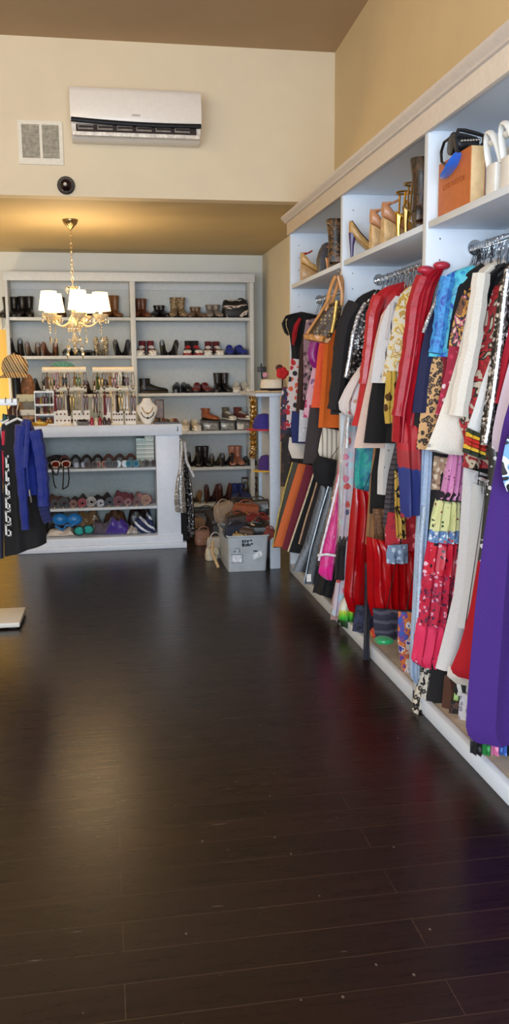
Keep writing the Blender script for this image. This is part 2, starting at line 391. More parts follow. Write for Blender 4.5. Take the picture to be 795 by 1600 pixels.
# ------------------------------------------------------------------ air conditioner, vent, camera
a0, a1 = at(108, 140, 6.27), at(314, 150, 6.27)
zt, zb, zs = at(210, 139, 6.27).z, at(210, 217, 6.27).z, at(210, 192, 6.25).z
ac = thing('air_conditioner', 'white wall air conditioner high on the soffit wall', 'air conditioner', ((a0.x + a1.x) / 2, 6.4, zb))
prof = [(6.476, zb + .005), (6.42, zb), (6.35, zb + .012), (6.29, zb + .06), (6.285, zs - .012), (6.30, zs + .01), (6.30, zt), (6.476, zt)]
obj('body', MB().rings([[Vector((x, y, z)) for y, z in prof] for x in (a0.x + .004, a1.x - .004)]), plain((236, 228, 216), .4, 0, .01), ac, bevel=.004)
fp = [(6.298, zs + .004), (6.262, zs + .004), (6.255, zs + .03), (6.262, zt - .03), (6.285, zt + .004), (6.44, zt + .004), (6.44, zt - .001), (6.298, zt - .001)]
pn = obj('front_panel', MB().rings([[Vector((x, y, z)) for y, z in fp] for x in (a0.x, a1.x)]), plain((240, 232, 222), .3, 0, .01), ac, bevel=.005)
obj('dark_lip', MB().tube([(lerp(a0.x + .005, a1.x - .005, k / 12), 6.258, zs + .012 - .016 * k / 12 - .010 * sin(pi * k / 12)) for k in range(13)], .016, 8), plain((18, 18, 22), .25), ac, label='glossy black lip')
obj('outlet', MB().box((a0.x + .035, 6.277, zb + .036), (a1.x - .035, 6.29, zs - .012)), plain((40, 28, 24), .7), ac, label='dark air outlet')
for k in range(6):
    xa = lerp(a0.x + .05, a1.x - .05, k / 6); xb = lerp(a0.x + .05, a1.x - .05, (k + 1) / 6) - .03
    obj('louver', MB().tube([(xa, 6.274, zb + .056), (xb, 6.274, zb + .056)], .006, 6).tube([(xa, 6.274, zb + .078), (xb, 6.274, zb + .078)], .003, 6).tube([(xa, 6.274, zb + .05), (xa, 6.274, zb + .09)], .003, 6), plain((150, 140, 132), .4), ac)
obj('swing_vane', MB().box((a0.x + .012, 6.266, zb + .012), (a1.x - .012, 6.29, zb + .036)), plain((228, 220, 210), .4), ac, bevel=.002)
obj('badge', MB().box((at(206, 180, 6.256).x, 6.2535, at(206, 181, 6.25).z), (at(219, 180, 6.256).x, 6.257, at(206, 178, 6.25).z)), plain((196, 186, 178), .4), ac)
v0, v1 = at(30, 256, 6.47), at(97, 190, 6.47)
vt = thing('wall_vent', 'white louvered vent grille left of the air conditioner', 'vent', ((v0.x + v1.x) / 2, 6.47, v0.z))
fx = MB()
for a, b in (((v0.x, v0.z), (v1.x, v0.z + .04)), ((v0.x, v1.z - .025), (v1.x, v1.z)), ((v0.x, v0.z + .04), (v0.x + .025, v1.z - .025)), ((v1.x - .025, v0.z + .04), (v1.x, v1.z - .025)), (((v0.x + v1.x) / 2 - .006, v0.z + .04), ((v0.x + v1.x) / 2 + .012, v1.z - .025))):
    fx.box((a[0], 6.466, a[1]), (b[0], 6.479, b[1]))
obj('frame', fx, plain((232, 224, 206), .5, 0, .02), vt)
obj('duct_backing', MB().box((v0.x + .02, 6.4755, v0.z + .03), (v1.x - .02, 6.479, v1.z - .02)), plain((150, 142, 126), .8), vt)
for k in range(22):
    z = lerp(v0.z + .046, v1.z - .03, k / 21)
    obj('slat', MB().add([(v0.x + .025, 6.468, z - .003), (v1.x - .025, 6.468, z - .003), (v1.x - .025, 6.475, z + .004), (v0.x + .025, 6.475, z + .004), (v0.x + .025, 6.469, z - .0045), (v1.x - .025, 6.469, z - .0045), (v1.x - .025, 6.476, z + .0025), (v0.x + .025, 6.476, z + .0025)], [(0, 1, 2, 3), (4, 7, 6, 5), (0, 4, 5, 1), (2, 6, 7, 3), (1, 5, 6, 2), (3, 7, 4, 0)]), plain((200, 192, 174), .5), vt)
d = at(103, 289, 6.45)
dc = thing('dome_camera', 'small black dome security camera under the wall vent', 'camera', (d.x, 6.45, d.z))
def lathe_y(prof, c, n=20):
    m = MB().lathe(prof, (0, 0, 0), n); return m.xf(Matrix.Translation(c) @ Matrix.Rotation(pi / 2, 4, 'X'))
obj('mount_ring', lathe_y([(.06, 0), (.06, .02), (.052, .03), (.045, .03)], (d.x, 6.479, d.z)), plain((30, 22, 22), .4), dc)
obj('dome', lathe_y([(.045 * cos(a), .03 + .04 * sin(a)) for a in [k * pi / 16 for k in range(8)]] + [(.001, .07)], (d.x, 6.479, d.z)), plain((30, 14, 16), .08), dc)
obj('lens', MB().ball((d.x - .004, 6.412, d.z - .002), .012), plain((225, 215, 205), .1), dc, label='painted lens glint')  # pale ball standing in for a glint, its brightness is in the colour
# ------------------------------------------------------------------ chandelier
cc = at(109.5, 344, 7.44); cxx, cyy = cc.x, 7.44
ch = thing('chandelier', 'crystal chandelier with five lit white fabric shades above the counter', 'chandelier', (cxx, cyy, ZA))
def cz(py): return at(107, py, cyy).z
obj('canopy', MB().lathe([(.062, ZA), (.062, ZA - .012), (.05, ZA - .035), (.03, ZA - .055), (.012, ZA - .075), (.006, ZA - .085)], (cxx, cyy, 0), 20), plain((150, 125, 85), .25, .9), ch, label='bronze ceiling canopy')
zc0, zc1 = ZA - .085, cz(446)
n = 13; chain = MB()
for k in range(n):
    zc = lerp(zc0, zc1, (k + .5) / n); hl = (zc0 - zc1) / n * .62
    chain.tube([(cxx + (.009 * sin(a) if k % 2 else 0), cyy + (0 if k % 2 else .009 * sin(a)), zc + hl * cos(a)) for a in [j * 2 * pi / 12 for j in range(12)]], .0025, 5, True)
obj('chain', chain, plain((200, 170, 130), .3, .8), ch)
GL = plain((246, 232, 196), .06, 0, .03, 0, 40, 0, .6, .35)
CRY = glass((255, 248, 232), .02, 1.55)
zt_, zm, zl = cz(447), cz(500), cz(552)
obj('column', MB().lathe([(.008, zt_), (.014, zt_ - .02), (.018, zt_ - .09), (.012, zt_ - .12), (.03, zt_ - .17), (.012, zt_ - .21), (.02, zm + .04), (.045, zm), (.05, zm - .03), (.028, zm - .07), (.012, zm - .1), (.02, zm - .14), (.03, zm - .17), (.012, zm - .21), (.006, zm - .24)], (cxx, cyy, 0), 16), GL, ch)
crown = MB().lathe([(.05, zt_ - .005), (.056, zt_ - .012), (.05, zt_ - .02)], (cxx, cyy, 0), 16)
for k in range(10):
    a = 2 * pi * k / 10; crown.lathe([(.001, 0), (.007, -.012), (.005, -.03), (.001, -.05)], (cxx + .052 * cos(a), cyy + .052 * sin(a), zt_ - .015), 6)
obj('crystal_crown', crown, CRY, ch)
SHADE = emit((255, 222, 158), 3.6); R0 = .215
def drop(mb, x, y, z, s=1.0):
    mb.tube([(x, y, z), (x, y, z - .018 * s)], .0015, 4)
    mb.lathe([(.001, z - .015 * s), (.009 * s, z - .034 * s), (.006 * s, z - .052 * s), (.001, z - .066 * s)], (x, y, 0), 6)
for k in range(5):
    a = radians(66) + 2 * pi * k / 5
    ux, uy = cos(a), sin(a); sx, sy = cxx + R0 * ux, cyy + R0 * uy
    zs_ = cz(489)
    arm = []
    for i in range(11):
        q = i / 10; r = .03 + (R0 - .03) * q; arm.append((cxx + r * ux, cyy + r * uy, zm - .01 + .05 * sin(q * pi * 1.0) * .4 - .075 * sin(q * pi) + (zs_ - .03 - zm) * q))
    obj('arm', MB().tube(arm, [.010 - .003 * i / 10 for i in range(11)], 7), GL, ch)
    bob = obj('drip_cup', MB().lathe([(.008, zs_ - .075), (.02, zs_ - .072), (.038, zs_ - .05), (.06, zs_ - .02), (.062, zs_ - .012), (.056, zs_ - .014), (.03, zs_ - .04), (.008, zs_ - .05)], (sx, sy, 0), 16), GL, ch)
    for j in range(7):
        b = 2 * pi * j / 7; m = MB(); drop(m, sx + .058 * cos(b), sy + .058 * sin(b), zs_ - .018)
        p = obj('crystal_drop', m, CRY, None, _W[ch.name]); p.parent = bob; p.location = (0, 0, 0)
    m = MB(); z = zs_ - .075
    for j in range(4): m.ball((sx, sy, z - .012 - .022 * j), .008, 6)
    drop(m, sx, sy, z - .09, 1.4); p = obj('crystal_strand', m, CRY, None, _W[ch.name]); p.parent = bob; p.location = (0, 0, 0)
    obj('candle_tube', MB().lathe([(.013, zs_ - .05), (.013, zs_ + .04), (.011, zs_ + .05)], (sx, sy, 0), 12), plain((248, 238, 214), .4), ch)
    zb0, zb1 = cz(486), cz(457)
    sh = MB(); N = 24
    for (r0, z0, r1, z1) in ((.083, zb0, .060, zb1), (.081, zb0, .058, zb1)):
        sh.rings([[Vector((sx + r0 * cos(2 * pi * j / N), sy + r0 * sin(2 * pi * j / N), z0)) for j in range(N)], [Vector((sx + r1 * cos(2 * pi * j / N), sy + r1 * sin(2 * pi * j / N), z1)) for j in range(N)]], False)
    s_ = obj('lamp_shade', sh, SHADE, ch, label='lit white fabric shade')
    lo = bpy.data.lights.new('bulb', 'POINT'); lo.energy = 3.0; lo.color = (1, .80, .52); lo.shadow_soft_size = .03
    l_ = bpy.data.objects.new('bulb_light', lo); COL.objects.link(l_); l_.location = (sx, sy, zb1 + .09)
m = MB()
for k in range(12):
    a = 2 * pi * k / 12; drop(m, cxx + .05 * cos(a), cyy + .05 * sin(a), zm - .03)
obj('crystal_skirt', m, CRY, ch)
for k in range(8):
    a = 2 * pi * k / 8; m = MB(); r = .085 if k % 2 else .05
    m.tube([(cxx + .028 * cos(a), cyy + .028 * sin(a), zm - .17), (cxx + r * cos(a), cyy + r * sin(a), zm - .15 - .05 * (k % 2))], .002, 4)
    x, y, z = cxx + r * cos(a), cyy + r * sin(a), zm - .15 - .05 * (k % 2)
    m.ball((x, y, z - .015), .01, 6); drop(m, x, y, z - .025, 1.3); obj('crystal_drop', m, CRY, ch)
obj('finial', MB().lathe([(.002, zl + .06), (.014, zl + .045), (.02, zl + .02), (.012, zl), (.001, zl - .012)], (cxx, cyy, 0), 10), CRY, ch)

# ------------------------------------------------------------------ shoes (heel at +Y, toe towards -Y, sole on z = 0)
def dsec(cx, y, w, z0, z1, n=12, flat=.55):
    r = []
    for j in range(n):
        a = 2 * pi * j / n; s_, c_ = sin(a), cos(a)
        zz = (z0 + z1) / 2 + (z1 - z0) / 2 * (s_ if s_ > 0 else max(s_ * 1.6, -1)); ww = w / 2 * (abs(c_) ** .7) * (1 if c_ > 0 else -1)
        r.append(Vector((cx + ww, y, zz)))
    return r
L_ = .27
def ypos(s): return L_ * (.5 - s)
def loft(tab): return MB().rings([dsec(0, ypos(s), w, z0, z1) for s, w, z0, z1 in tab])
def ell(y, z, rx, ry, n=14): return [Vector((rx * cos(2 * pi * j / n), y + ry * sin(2 * pi * j / n), z)) for j in range(n)]
_shoe = {}
def shoe_parts(kind):
    if kind in _shoe: return _shoe[kind]
    P = []
    if kind in ('sneaker', 'hightop'):
        P.append(('upper', loft([(0, .05, .02, .085), (.04, .066, .02, .098), (.2, .07, .02, .1), (.36, .076, .02, .098), (.5, .085, .02, .08), (.7, .094, .02, .062), (.88, .086, .02, .052), (.97, .06, .02, .04), (1, .03, .02, .03)])))
        P.append(('sole', loft([(-.01, .05, 0, .024), (.05, .074, 0, .028), (.4, .08, 0, .026), (.7, .102, 0, .026), (.9, .094, 0, .026), (.99, .06, 0, .028), (1.02, .03, 0, .026)])))
        la = MB()
        for k in range(5):
            s = .36 + .07 * k; z = .1 - .038 * (s - .34) / .3
            la.tube([(-.03, ypos(s), z - .012), (-.012, ypos(s), z + .002), (.012, ypos(s), z + .002), (.03, ypos(s), z - .012)], .004, 5)
        P.append(('laces', la)); P.append(('toe_cap', loft([(.84, .091, .022, .056), (.92, .08, .022, .05), (.99, .058, .022, .041), (1.012, .03, .022, .032)])))
        if kind == 'hightop':
            P.append(('collar', MB().rings([ell(ypos(.17), .07, .036, .055), ell(ypos(.17), .11, .036, .052), ell(ypos(.16), .15, .038, .055), ell(ypos(.16), .152, .03, .047), ell(ypos(.17), .12, .027, .04)])))
    elif kind in ('boot', 'tallboot', 'shortboot'):
        h = {'boot': .2, 'tallboot': .25, 'shortboot': .14}[kind]
        P.append(('upper', loft([(0, .05, .022, .09), (.05, .066, .022, .1), (.3, .07, .02, .1), (.45, .078, .015, .085), (.65, .09, .012, .064), (.85, .084, .012, .052), (.97, .056, .012, .038), (1, .028, .012, .026)])))
        P.append(('shaft', MB().rings([ell(ypos(.17), .06, .036, .056), ell(ypos(.17), .11, .037, .05), ell(ypos(.16), .6 * h + .03, .041, .053), ell(ypos(.15), h - .005, .047, .06), ell(ypos(.15), h, .045, .058), ell(ypos(.16), h - .03, .036, .048)])))
        P.append(('sole', loft([(.0, .048, 0, .024), (.05, .07, 0, .024), (.26, .07, 0, .024), (.27, .06, .012, .022), (.42, .07, .006, .016), (.5, .08, 0, .014), (.7, .096, 0, .014), (.9, .086, 0, .014), (1.01, .034, 0, .014)])))
    elif kind in ('pump', 'heel'):
        k = .105 if kind == 'pump' else .085
        def zz(s): return k * max(0, 1 - s / .62) ** 1.3 + .006
        P.append(('upper', loft([(0, .03, zz(0), zz(0) + .052), (.05, .052, zz(.05), zz(.05) + .058), (.2, .06, zz(.2), zz(.2) + .04), (.4, .062, zz(.4), zz(.4) + .03), (.6, .074, zz(.6), zz(.6) + .04), (.8, .072, .006, .04), (.93, .045, .006, .03), (1.0, .014, .006, .016)])))
        P.append(('insole', MB().rings([dsec(0, ypos(s), w, zz(s) + a, zz(s) + a + .003) for s, w, a in ((.04, .03, .0575), (.2, .048, .039), (.4, .05, .029), (.56, .05, .034))])))
        P.append(('heel', MB().tube([(0, ypos(.06), zz(.06) + .01), (0, ypos(.045), zz(0) * .5), (0, ypos(.05), 0)], [.022, .012, .007], 8)))
        P.append(('sole', loft([(.05, .04, zz(.05) - .004, zz(.05) + .004), (.3, .05, zz(.3) - .004, zz(.3) + .004), (.6, .07, 0, .008), (.8, .068, 0, .008), (.95, .03, 0, .008), (1.0, .012, 0, .008)])))
    elif kind == 'flat':
        P.append(('upper', loft([(0, .045, .012, .062), (.05, .062, .012, .07), (.25, .066, .012, .06), (.4, .07, .012, .056), (.6, .084, .012, .062), (.8, .082, .012, .05), (.95, .055, .012, .036), (1, .025, .012, .026)])))
        P.append(('sole', loft([(0, .046, 0, .015), (.05, .066, 0, .015), (.25, .066, 0, .015), (.45, .07, .0, .013), (.7, .09, 0, .013), (.9, .076, 0, .013), (1.01, .03, 0, .013)])))
        P.append(('opening', MB().rings([dsec(0, ypos(s), w, .055, z) for s, w, z in ((.07, .036, .072), (.25, .044, .062), (.4, .042, .0585), (.46, .02, .0595))])))
    elif kind == 'wedge':
        def zz(s): return .085 * max(0, 1 - s / .75) + .012
        P.append(('sole', MB().rings([dsec(0, ypos(s), w, 0, zz(s)) for s, w in ((0, .04), (.05, .058), (.3, .058), (.6, .072), (.8, .076), (.95, .05), (1, .02))])))
        P.append(('upper', loft([(.0, .035, zz(0), zz(0) + .055), (.06, .056, zz(.06), zz(.06) + .058), (.25, .058, zz(.25), zz(.25) + .03), (.45, .066, zz(.45), zz(.45) + .034), (.65, .078, zz(.65), zz(.65) + .036), (.85, .068, .012, .04), (1, .02, .012, .018)])))
        P.append(('strap', MB().tube([(.028 * cos(a), ypos(.1) - .018 + .034 * sin(a), zz(.05) + .054 + .016 * max(0, -sin(a))) for a in [2 * pi * j / 14 for j in range(14)]], .004, 5, True)))
    elif kind == 'sandal':
        def zz(s): return .09 * max(0, 1 - s / .65) ** 1.2 + .008
        P.append(('sole', MB().rings([dsec(0, ypos(s), w, max(0, zz(s) - .012), zz(s)) for s, w in ((0, .03), (.05, .05), (.3, .052), (.6, .072), (.8, .076), (.95, .05), (1, .02))])))
        for s, hgt in ((.72, .04), (.6, .045), (.85, .03), (.2, .075)):
            P.append(('strap', MB().tube([(.037 * cos(a), ypos(s), zz(s) - .004 + hgt * sin(a)) for a in [pi * j / 10 for j in range(11)]], .005, 5)))
        P.append(('heel_counter', MB().tube([(-.025, ypos(.1), zz(.1) - .004), (-.032, ypos(.12), zz(.1) + .085)], .005, 5).tube([(.025, ypos(.1), zz(.1) - .004), (.032, ypos(.12), zz(.1) + .085)], .005, 5)))
        P.append(('ankle_strap', MB().tube([(.033 * cos(a), ypos(.14) + .034 * sin(a), zz(.1) + .085) for a in [2 * pi * j / 14 for j in range(14)]], .004, 5, True)))
        P.append(('heel', MB().tube([(0, ypos(.06), zz(.06)), (0, ypos(.05), .04), (0, ypos(.055), 0)], [.02, .011, .008], 8)))
    _shoe[kind] = [(n_, mb.mesh(n_)) for n_, mb in P]; return _shoe[kind]
HALF = {'boot': 'ankle_boot', 'tallboot': 'tall_boot', 'shortboot': 'short_boot', 'pump': 'pump_shoe', 'heel': 'heeled_shoe', 'flat': 'flat_shoe', 'sneaker': 'sneaker', 'hightop': 'high_top_sneaker', 'wedge': 'wedge_shoe', 'sandal': 'strappy_sandal'}
def shoe(kind, mat, loc, rz, label, sc=1.0, cols=None, group=None, hs=1.0, rx=0, ry=0):
    cat = 'boot' if 'boot' in kind else ('sneaker' if kind in ('sneaker', 'hightop') else ('sandal' if kind == 'sandal' else 'shoe'))
    r = thing(HALF[kind], label, cat, loc, group)
    r.rotation_euler = (rx, ry, rz); r.scale = (sc, sc, sc * hs)
    for n_, me in shoe_parts(kind):
        m2 = me.copy(); m2.materials.append((cols or {}).get(n_, mat)); o = bpy.data.objects.new(n_, m2); COL.objects.link(o); o.parent = r
        if cols and n_ in cols and n_ in ('sole', 'toe_cap', 'laces', 'insole', 'strap'):
            pass
    return r
ROWN = ['top', 'second', 'third', 'fourth', 'fifth', 'bottom']
WS = plain((228, 224, 216), .5)
def pair(row, px, kind, col, desc, gap=13.5, back=False, sc=1.0, hs=1.0, cols=None, yoff=0, bay=None, dz=0, turn=.12):
    bay = bay if bay is not None else (0 if px < 208 else 1)
    bn = 'left bay' if bay == 0 else 'right bay'
    mat = col if not isinstance(col, tuple) else leather(col)
    for k, sd in ((-1, 'left'), (1, 'right')):
        p = at(px + k * gap / 2, 600, YSF + .19 + yoff)
        shoe(kind, mat, (p.x, YSF + .17 + yoff, ZS[row] + .0005 + dz), (pi if back else 0) + k * turn + random.uniform(-.06, .06),
             '%s %s, %s back shelf, %s' % (sd, desc, ROWN[row], bn), sc, cols, hs=hs)
K = (20, 18, 19); DB = (58, 34, 24)
S0 = {'sole': plain((30, 26, 24), .6)}; SW = {'sole': WS, 'toe_cap': WS, 'laces': WS}
# top row
pair(0, 21, 'boot', K, 'black suede ankle boot at far left', cols=S0, hs=1.05)
pair(0, 45, 'boot', (30, 24, 22), 'near-black leather ankle boot second pair', cols=S0, hs=1.08)
pair(0, 94, 'boot', DB, 'dark brown ankle boot between lamp shades', cols=S0, hs=1.05)
pair(0, 133, 'boot', (50, 30, 22), 'espresso ankle boot behind chandelier', cols=S0, hs=1.1)
pair(0, 179, 'tallboot', (120, 78, 46), 'cognac western boot at divider', gap=14, cols=S0, hs=.92, turn=.2)
pair(0, 223, 'boot', (104, 58, 38), 'chestnut ankle boot at divider', gap=13, cols=S0, turn=.3)
pair(0, 252, 'shortboot', K, 'black low ankle boot', gap=13, cols=S0, turn=.3, hs=.95)
pair(0, 280, 'boot', leopard((176, 152, 116), (92, 72, 52), 60), 'snakeskin ankle boot', gap=14, cols=S0, hs=1.07)
pair(0, 308, 'shortboot', (110, 84, 62), 'taupe slouchy low boot', gap=12, cols=S0, hs=.85, turn=.3)
pair(0, 335, 'shortboot', (136, 124, 114), 'grey suede ankle boot', gap=12.5, cols=S0, hs=1.02)
# second row
pair(1, 29, 'pump', K, 'black patent platform pump at far left', gap=12.5, back=True, hs=1.08)
pair(1, 55, 'heel', (92, 74, 66), 'mauve grey heeled shoe', gap=13, back=True, hs=.95)
pair(1, 82, 'heel', (96, 54, 34), 'tan brown heeled shoe', gap=14, back=True, hs=.95)
pair(1, 115, 'flat', (38, 46, 44), 'dark green rounded flat shoe', gap=14, hs=1.2)
pair(1, 140, 'flat', K, 'black ballet flat shoe', gap=10, sc=.9)
pair(1, 160, 'pump', leopard((200, 186, 160), (110, 92, 70), 60), 'snakeskin pointed pump', gap=11, back=True, hs=1.15)
pair(1, 192, 'pump', (26, 28, 36), 'black suede pump by divider', gap=13, back=True, hs=.98, turn=.2)
pair(1, 230, 'hightop', fabric((110, 30, 38)), 'burgundy suede high top with white sole', gap=16, cols=SW)
pair(1, 264, 'heel', K, 'black fringed heeled shoe', gap=15, back=True, hs=1.08, turn=.2)
pair(1, 301, 'hightop', fabric((28, 24, 28)), 'black high top with white and red sole', gap=14, cols={'sole': plain((150, 50, 46), .5), 'toe_cap': WS, 'laces': plain((190, 40, 44), .6)})
pair(1, 333, 'hightop', fabric((96, 24, 32)), 'maroon high top with pale toe', gap=15, cols=SW, hs=.95)
pair(1, 367, 'sneaker', fabric((32, 50, 150)), 'royal blue suede sneaker', gap=17, cols={'sole': plain((30, 40, 90), .6)}, hs=1.05)
# third row
pair(2, 65, 'pump', K, 'black pump behind jewellery stands', gap=11, back=True)
pair(2, 92, 'heel', (44, 58, 34), 'olive heeled shoe behind jewellery stands', gap=11, back=True)
pair(2, 143, 'pump', (70, 40, 26), 'brown pump between jewellery stands', gap=12, back=True, hs=.85)
pair(2, 171, 'pump', (24, 20, 22), 'black satin pump behind right jewellery stand', gap=11, back=True, hs=.9)
p = at(240, 600, YSF + .12)
shoe('hightop', leather(K), (p.x, YSF + .1, ZS[2] + .0005), radians(100), 'large black sneaker with silver side stripe, third back shelf right bay', 1.05, {'sole': plain((70, 60, 50), .5), 'laces': plain((200, 204, 210), .2, .8), 'toe_cap': leather(K)}, hs=.95)
pair(2, 283, 'flat', K, 'black loafer', gap=15.5, hs=1.5)
pair(2, 314, 'sneaker', (112, 36, 34), 'dark red moccasin sneaker', gap=14, hs=1.0, cols=S0)
pair(2, 346, 'boot', (30, 24, 24), 'black lace-up combat boot', gap=15, cols=S0)
pair(2, 376, 'sneaker', plain((205, 200, 192), .3), 'clear white sneaker', gap=14, cols={'sole': WS}, turn=.2)
# fourth row
pair(3, 60, 'pump', K, 'black pump behind white tray tower', gap=12, back=True)
pair(3, 120, 'heel', DB, 'brown heeled shoe behind counter clutter', gap=12, back=True)
pair(3, 296, 'sneaker', fabric((206, 190, 164)), 'cream canvas sneaker', gap=16, hs=1.1, cols=SW)
bx_mat = plain((112, 112, 112), .25, 0, .25, .1, 20)
zbx = ZS[3]
for k, (xa, xb, d) in enumerate(((316, 342, 'leftmost'), (343.5, 367, 'middle'), (368.5, 391, 'rightmost'))):
    A, B = at(xa, 600, YSF + .03), at(xb, 600, YSF + .03)
    b = thing('shoe_box', '%s of three grey see-through shoe boxes, fourth back shelf' % d, 'box', ((A.x + B.x) / 2, YSF + .17, zbx), 'grey shoe boxes on the fourth back shelf')
    obj('box', MB().box((A.x + .003, YSF + .03, zbx + .0005), (B.x - .003, YSF + .32, zbx + .088)), bx_mat, b, bevel=.006)
    obj('lid', MB().box((A.x, YSF + .026, zbx + .088), (B.x, YSF + .324, zbx + .104)), plain((70, 66, 66), .4), b, bevel=.003)
    obj('window', MB().box((A.x + .02, YSF + .026, zbx + .02), (B.x - .02, YSF + .0295, zbx + .07)), plain((150, 150, 148), .15, 0, .3, 0, 30), b, bevel=.001)
    if k == 2: obj('paper_tag', MB().box((A.x + .01, YSF + .0225, zbx + .012), (A.x + .075, YSF + .0245, zbx + .06)), plain((228, 226, 218), .7), b, label='white paper tag')
def onbox(px, kind, m, lab, rz, cols=None, hs=1, sc=1):
    p = at(px, 600, YSF + .17); shoe(kind, m, (p.x, YSF + .17, zbx + .1045), rz, lab, sc, cols, hs=hs)
onbox(328, 'shortboot', leather((156, 84, 48)), 'tan ankle boot standing on the leftmost grey shoe box', .5, S0, .85)
onbox(357, 'hightop', fabric((96, 88, 76)), 'grey high top sneaker on the middle grey shoe box', .3, SW, .88, .95)
onbox(379, 'hightop', fabric((98, 44, 40)), 'burgundy high top sneaker on the rightmost grey shoe box', .6, SW, .88, .95)
# fifth row
pair(4, 297, 'pump', K, 'black pump beside the counter post', gap=11, back=True, bay=1)
pair(4, 315, 'boot', (26, 22, 22), 'black smooth ankle boot', gap=12, cols=S0)
pair(4, 334, 'heel', (66, 60, 46), 'olive grey heeled shoe', gap=9, back=True, sc=.95)
pair(4, 350, 'heel', (32, 22, 26), 'dark plum heeled shoe', gap=10, back=True)
pair(4, 367, 'boot', (160, 104, 84), 'rose tan ankle boot', gap=10.5, cols=S0, hs=.98)
pair(4, 387, 'flat', K, 'black slip-on shoe at right end', gap=9, hs=1.3, sc=.9)
pair(4, 240, 'pump', (60, 30, 30), 'wine pump behind the counter', gap=12, back=True)
# bottom row
pair(5, 300, 'heel', (120, 92, 60), 'tan heeled shoe beside the silver dress', gap=11, back=True)
pair(5, 326, 'pump', (66, 30, 30), 'dark wine pump', gap=11, back=True, hs=1.25)
pair(5, 347, 'pump', (72, 34, 26), 'russet pump', gap=11, back=True, hs=1.3)
pair(5, 372, 'hightop', fabric((34, 52, 112)), 'blue suede sneaker', gap=14, cols={'sole': plain((120, 122, 130), .6)}, hs=1.0, yoff=-.06, dz=.03)
pair(5, 386, 'sandal', (60, 44, 30), 'brown sandal with gold trim', gap=10, back=True, hs=1.5, yoff=.05)

# black-and-white printed bag at the right end of the top back shelf
A, B = at(349, 600, YSF + .1), at(390, 600, YSF + .1)
bg = thing('patterned_handbag', 'black and white zebra print handbag on the top back shelf', 'handbag', ((A.x + B.x) / 2, YSF + .16, ZS[0]))
m = MB().rings([[Vector((lerp(A.x, B.x, .5) + (w / 2) * (abs(cos(a)) ** .4) * (1 if cos(a) > 0 else -1), YSF + .16 + d * (abs(sin(a)) ** .5) * (1 if sin(a) > 0 else -1), ZS[0] + z)) for a in [2 * pi * j / 20 for j in range(20)]] for z, w, d in ((.001, .25, .07), (.02, .27, .08), (.08, .27, .08), (.15, .255, .06), (.185, .24, .035))])
obj('body', m, blotch([(0, (20, 18, 18)), (.55, (214, 196, 184)), (.62, (20, 18, 18))], 9, .5, 1, aniso=(.6, .6, 2)), bg)
obj('handle', MB().tube([(lerp(A.x, B.x, .72) + .045 * cos(a), YSF + .15, ZS[0] + .15 + .05 * sin(a)) for a in [pi * j / 10 for j in range(11)]], .009, 6), BLACK, bg)
# ------------------------------------------------------------------ garments
def garment(name, label, cat, Y, L, R, mat, t=.055, folds=2.5, amp=.011, group=None, parent=None, seed=None, rows=None, ext=False):
    rnd = random.Random(seed if seed is not None else label + name)
    PL = [at(x, y, Y) for x, y in L]; PR = [at(x, y, Y) for x, y in R]
    hgt = max(p.z for p in PL + PR) - min(p.z for p in PL + PR)
    n = rows or max(7, min(34, int(hgt / .03))); M = max(13, int(folds * 5))
    ph = rnd.uniform(0, 6.28); ph2 = rnd.uniform(0, 6.28); k2 = rnd.uniform(1.0, 2.2); rings = []
    for i in range(n + 1):
        s = i / n; a, b = poly(PL, s), poly(PR, s)
        if a.x > b.x: a, b = b, a
        if ext: b = Vector((max(b.x, 1.555 + .095 * min(1, s * 5)), b.y, b.z - .03 * (s < .001)))     # the body runs on to the back of the bay
        w = (b - a).length; grow = min(1, .35 + s * 1.2); tt = t * min(1, .45 + s * 5) * min(1, .25 + w / .12)
        fr, bk = [], []
        for j in range(M + 1):
            u = j / M; prof = (1 - abs(2 * u - 1) ** 3) ** .5
            p = a.lerp(b, u); ff = amp * grow * sin(2 * pi * folds * u + ph + .5 * sin(3 * s + ph2)) + amp * .5 * grow * sin(2 * pi * folds * k2 * u + ph2 + 2.0 * s)
            yo = tt / 2 * prof
            fr.append(p + Vector((0, -yo + ff * prof, 0)))
            bk.append(p + Vector((0, yo + ff * prof, 0)))
        rings.append(fr + bk[::-1][1:-1])
    mb = MB().rings(rings)
    if parent: return obj(name, mb, mat, parent)
    o = obj(name, mb, mat); return tag(o, label, cat, group)
def strip(parent, name, Y, pts, r, mat, label=None, flat=1.0, n=8):      # a tubular part (sleeve, strap, edging) along photo points
    P = [at(x, y, Y) for x, y in pts]; q = [poly(P, k / 14) for k in range(15)]
    rr = [lerp(r[0], r[1], k / 14) * (1 + .08 * sin(k * 2.3)) for k in range(15)] if isinstance(r, tuple) else r
    return obj(name, MB().tube(q, rr, n, flat=flat), mat, parent, label=label)
def hanger(Y, label, mat=CHROME, group=None, hx=1.545, half=.17, ang=0.0, zr=2.0):
    h = thing('clothes_hanger', label, 'hanger', (hx, Y, zr - .16), group)
    c = [(hx + .024 * sin(a), Y, zr - .011 + .024 * cos(a)) for a in [radians(-100 + 22 * k) for k in range(11)]]
    c += [(hx + .012, Y, zr - .05), (hx, Y, zr - .07), (hx, Y, zr - .1)]
    obj('hook', MB().tube(c, .0032, 6), CHROME, h)
    x0, x1 = max(hx - half, 1.47), min(hx + half, XR - .02)
    obj('shoulder_bar', MB().tube([(x0, Y, zr - .155), (lerp(x0, hx, .5), Y, zr - .125), (hx, Y, zr - .098), (lerp(hx, x1, .5), Y, zr - .125), (x1, Y, zr - .155)], [.005, .006, .007, .006, .005], 6), mat, h)
    return h
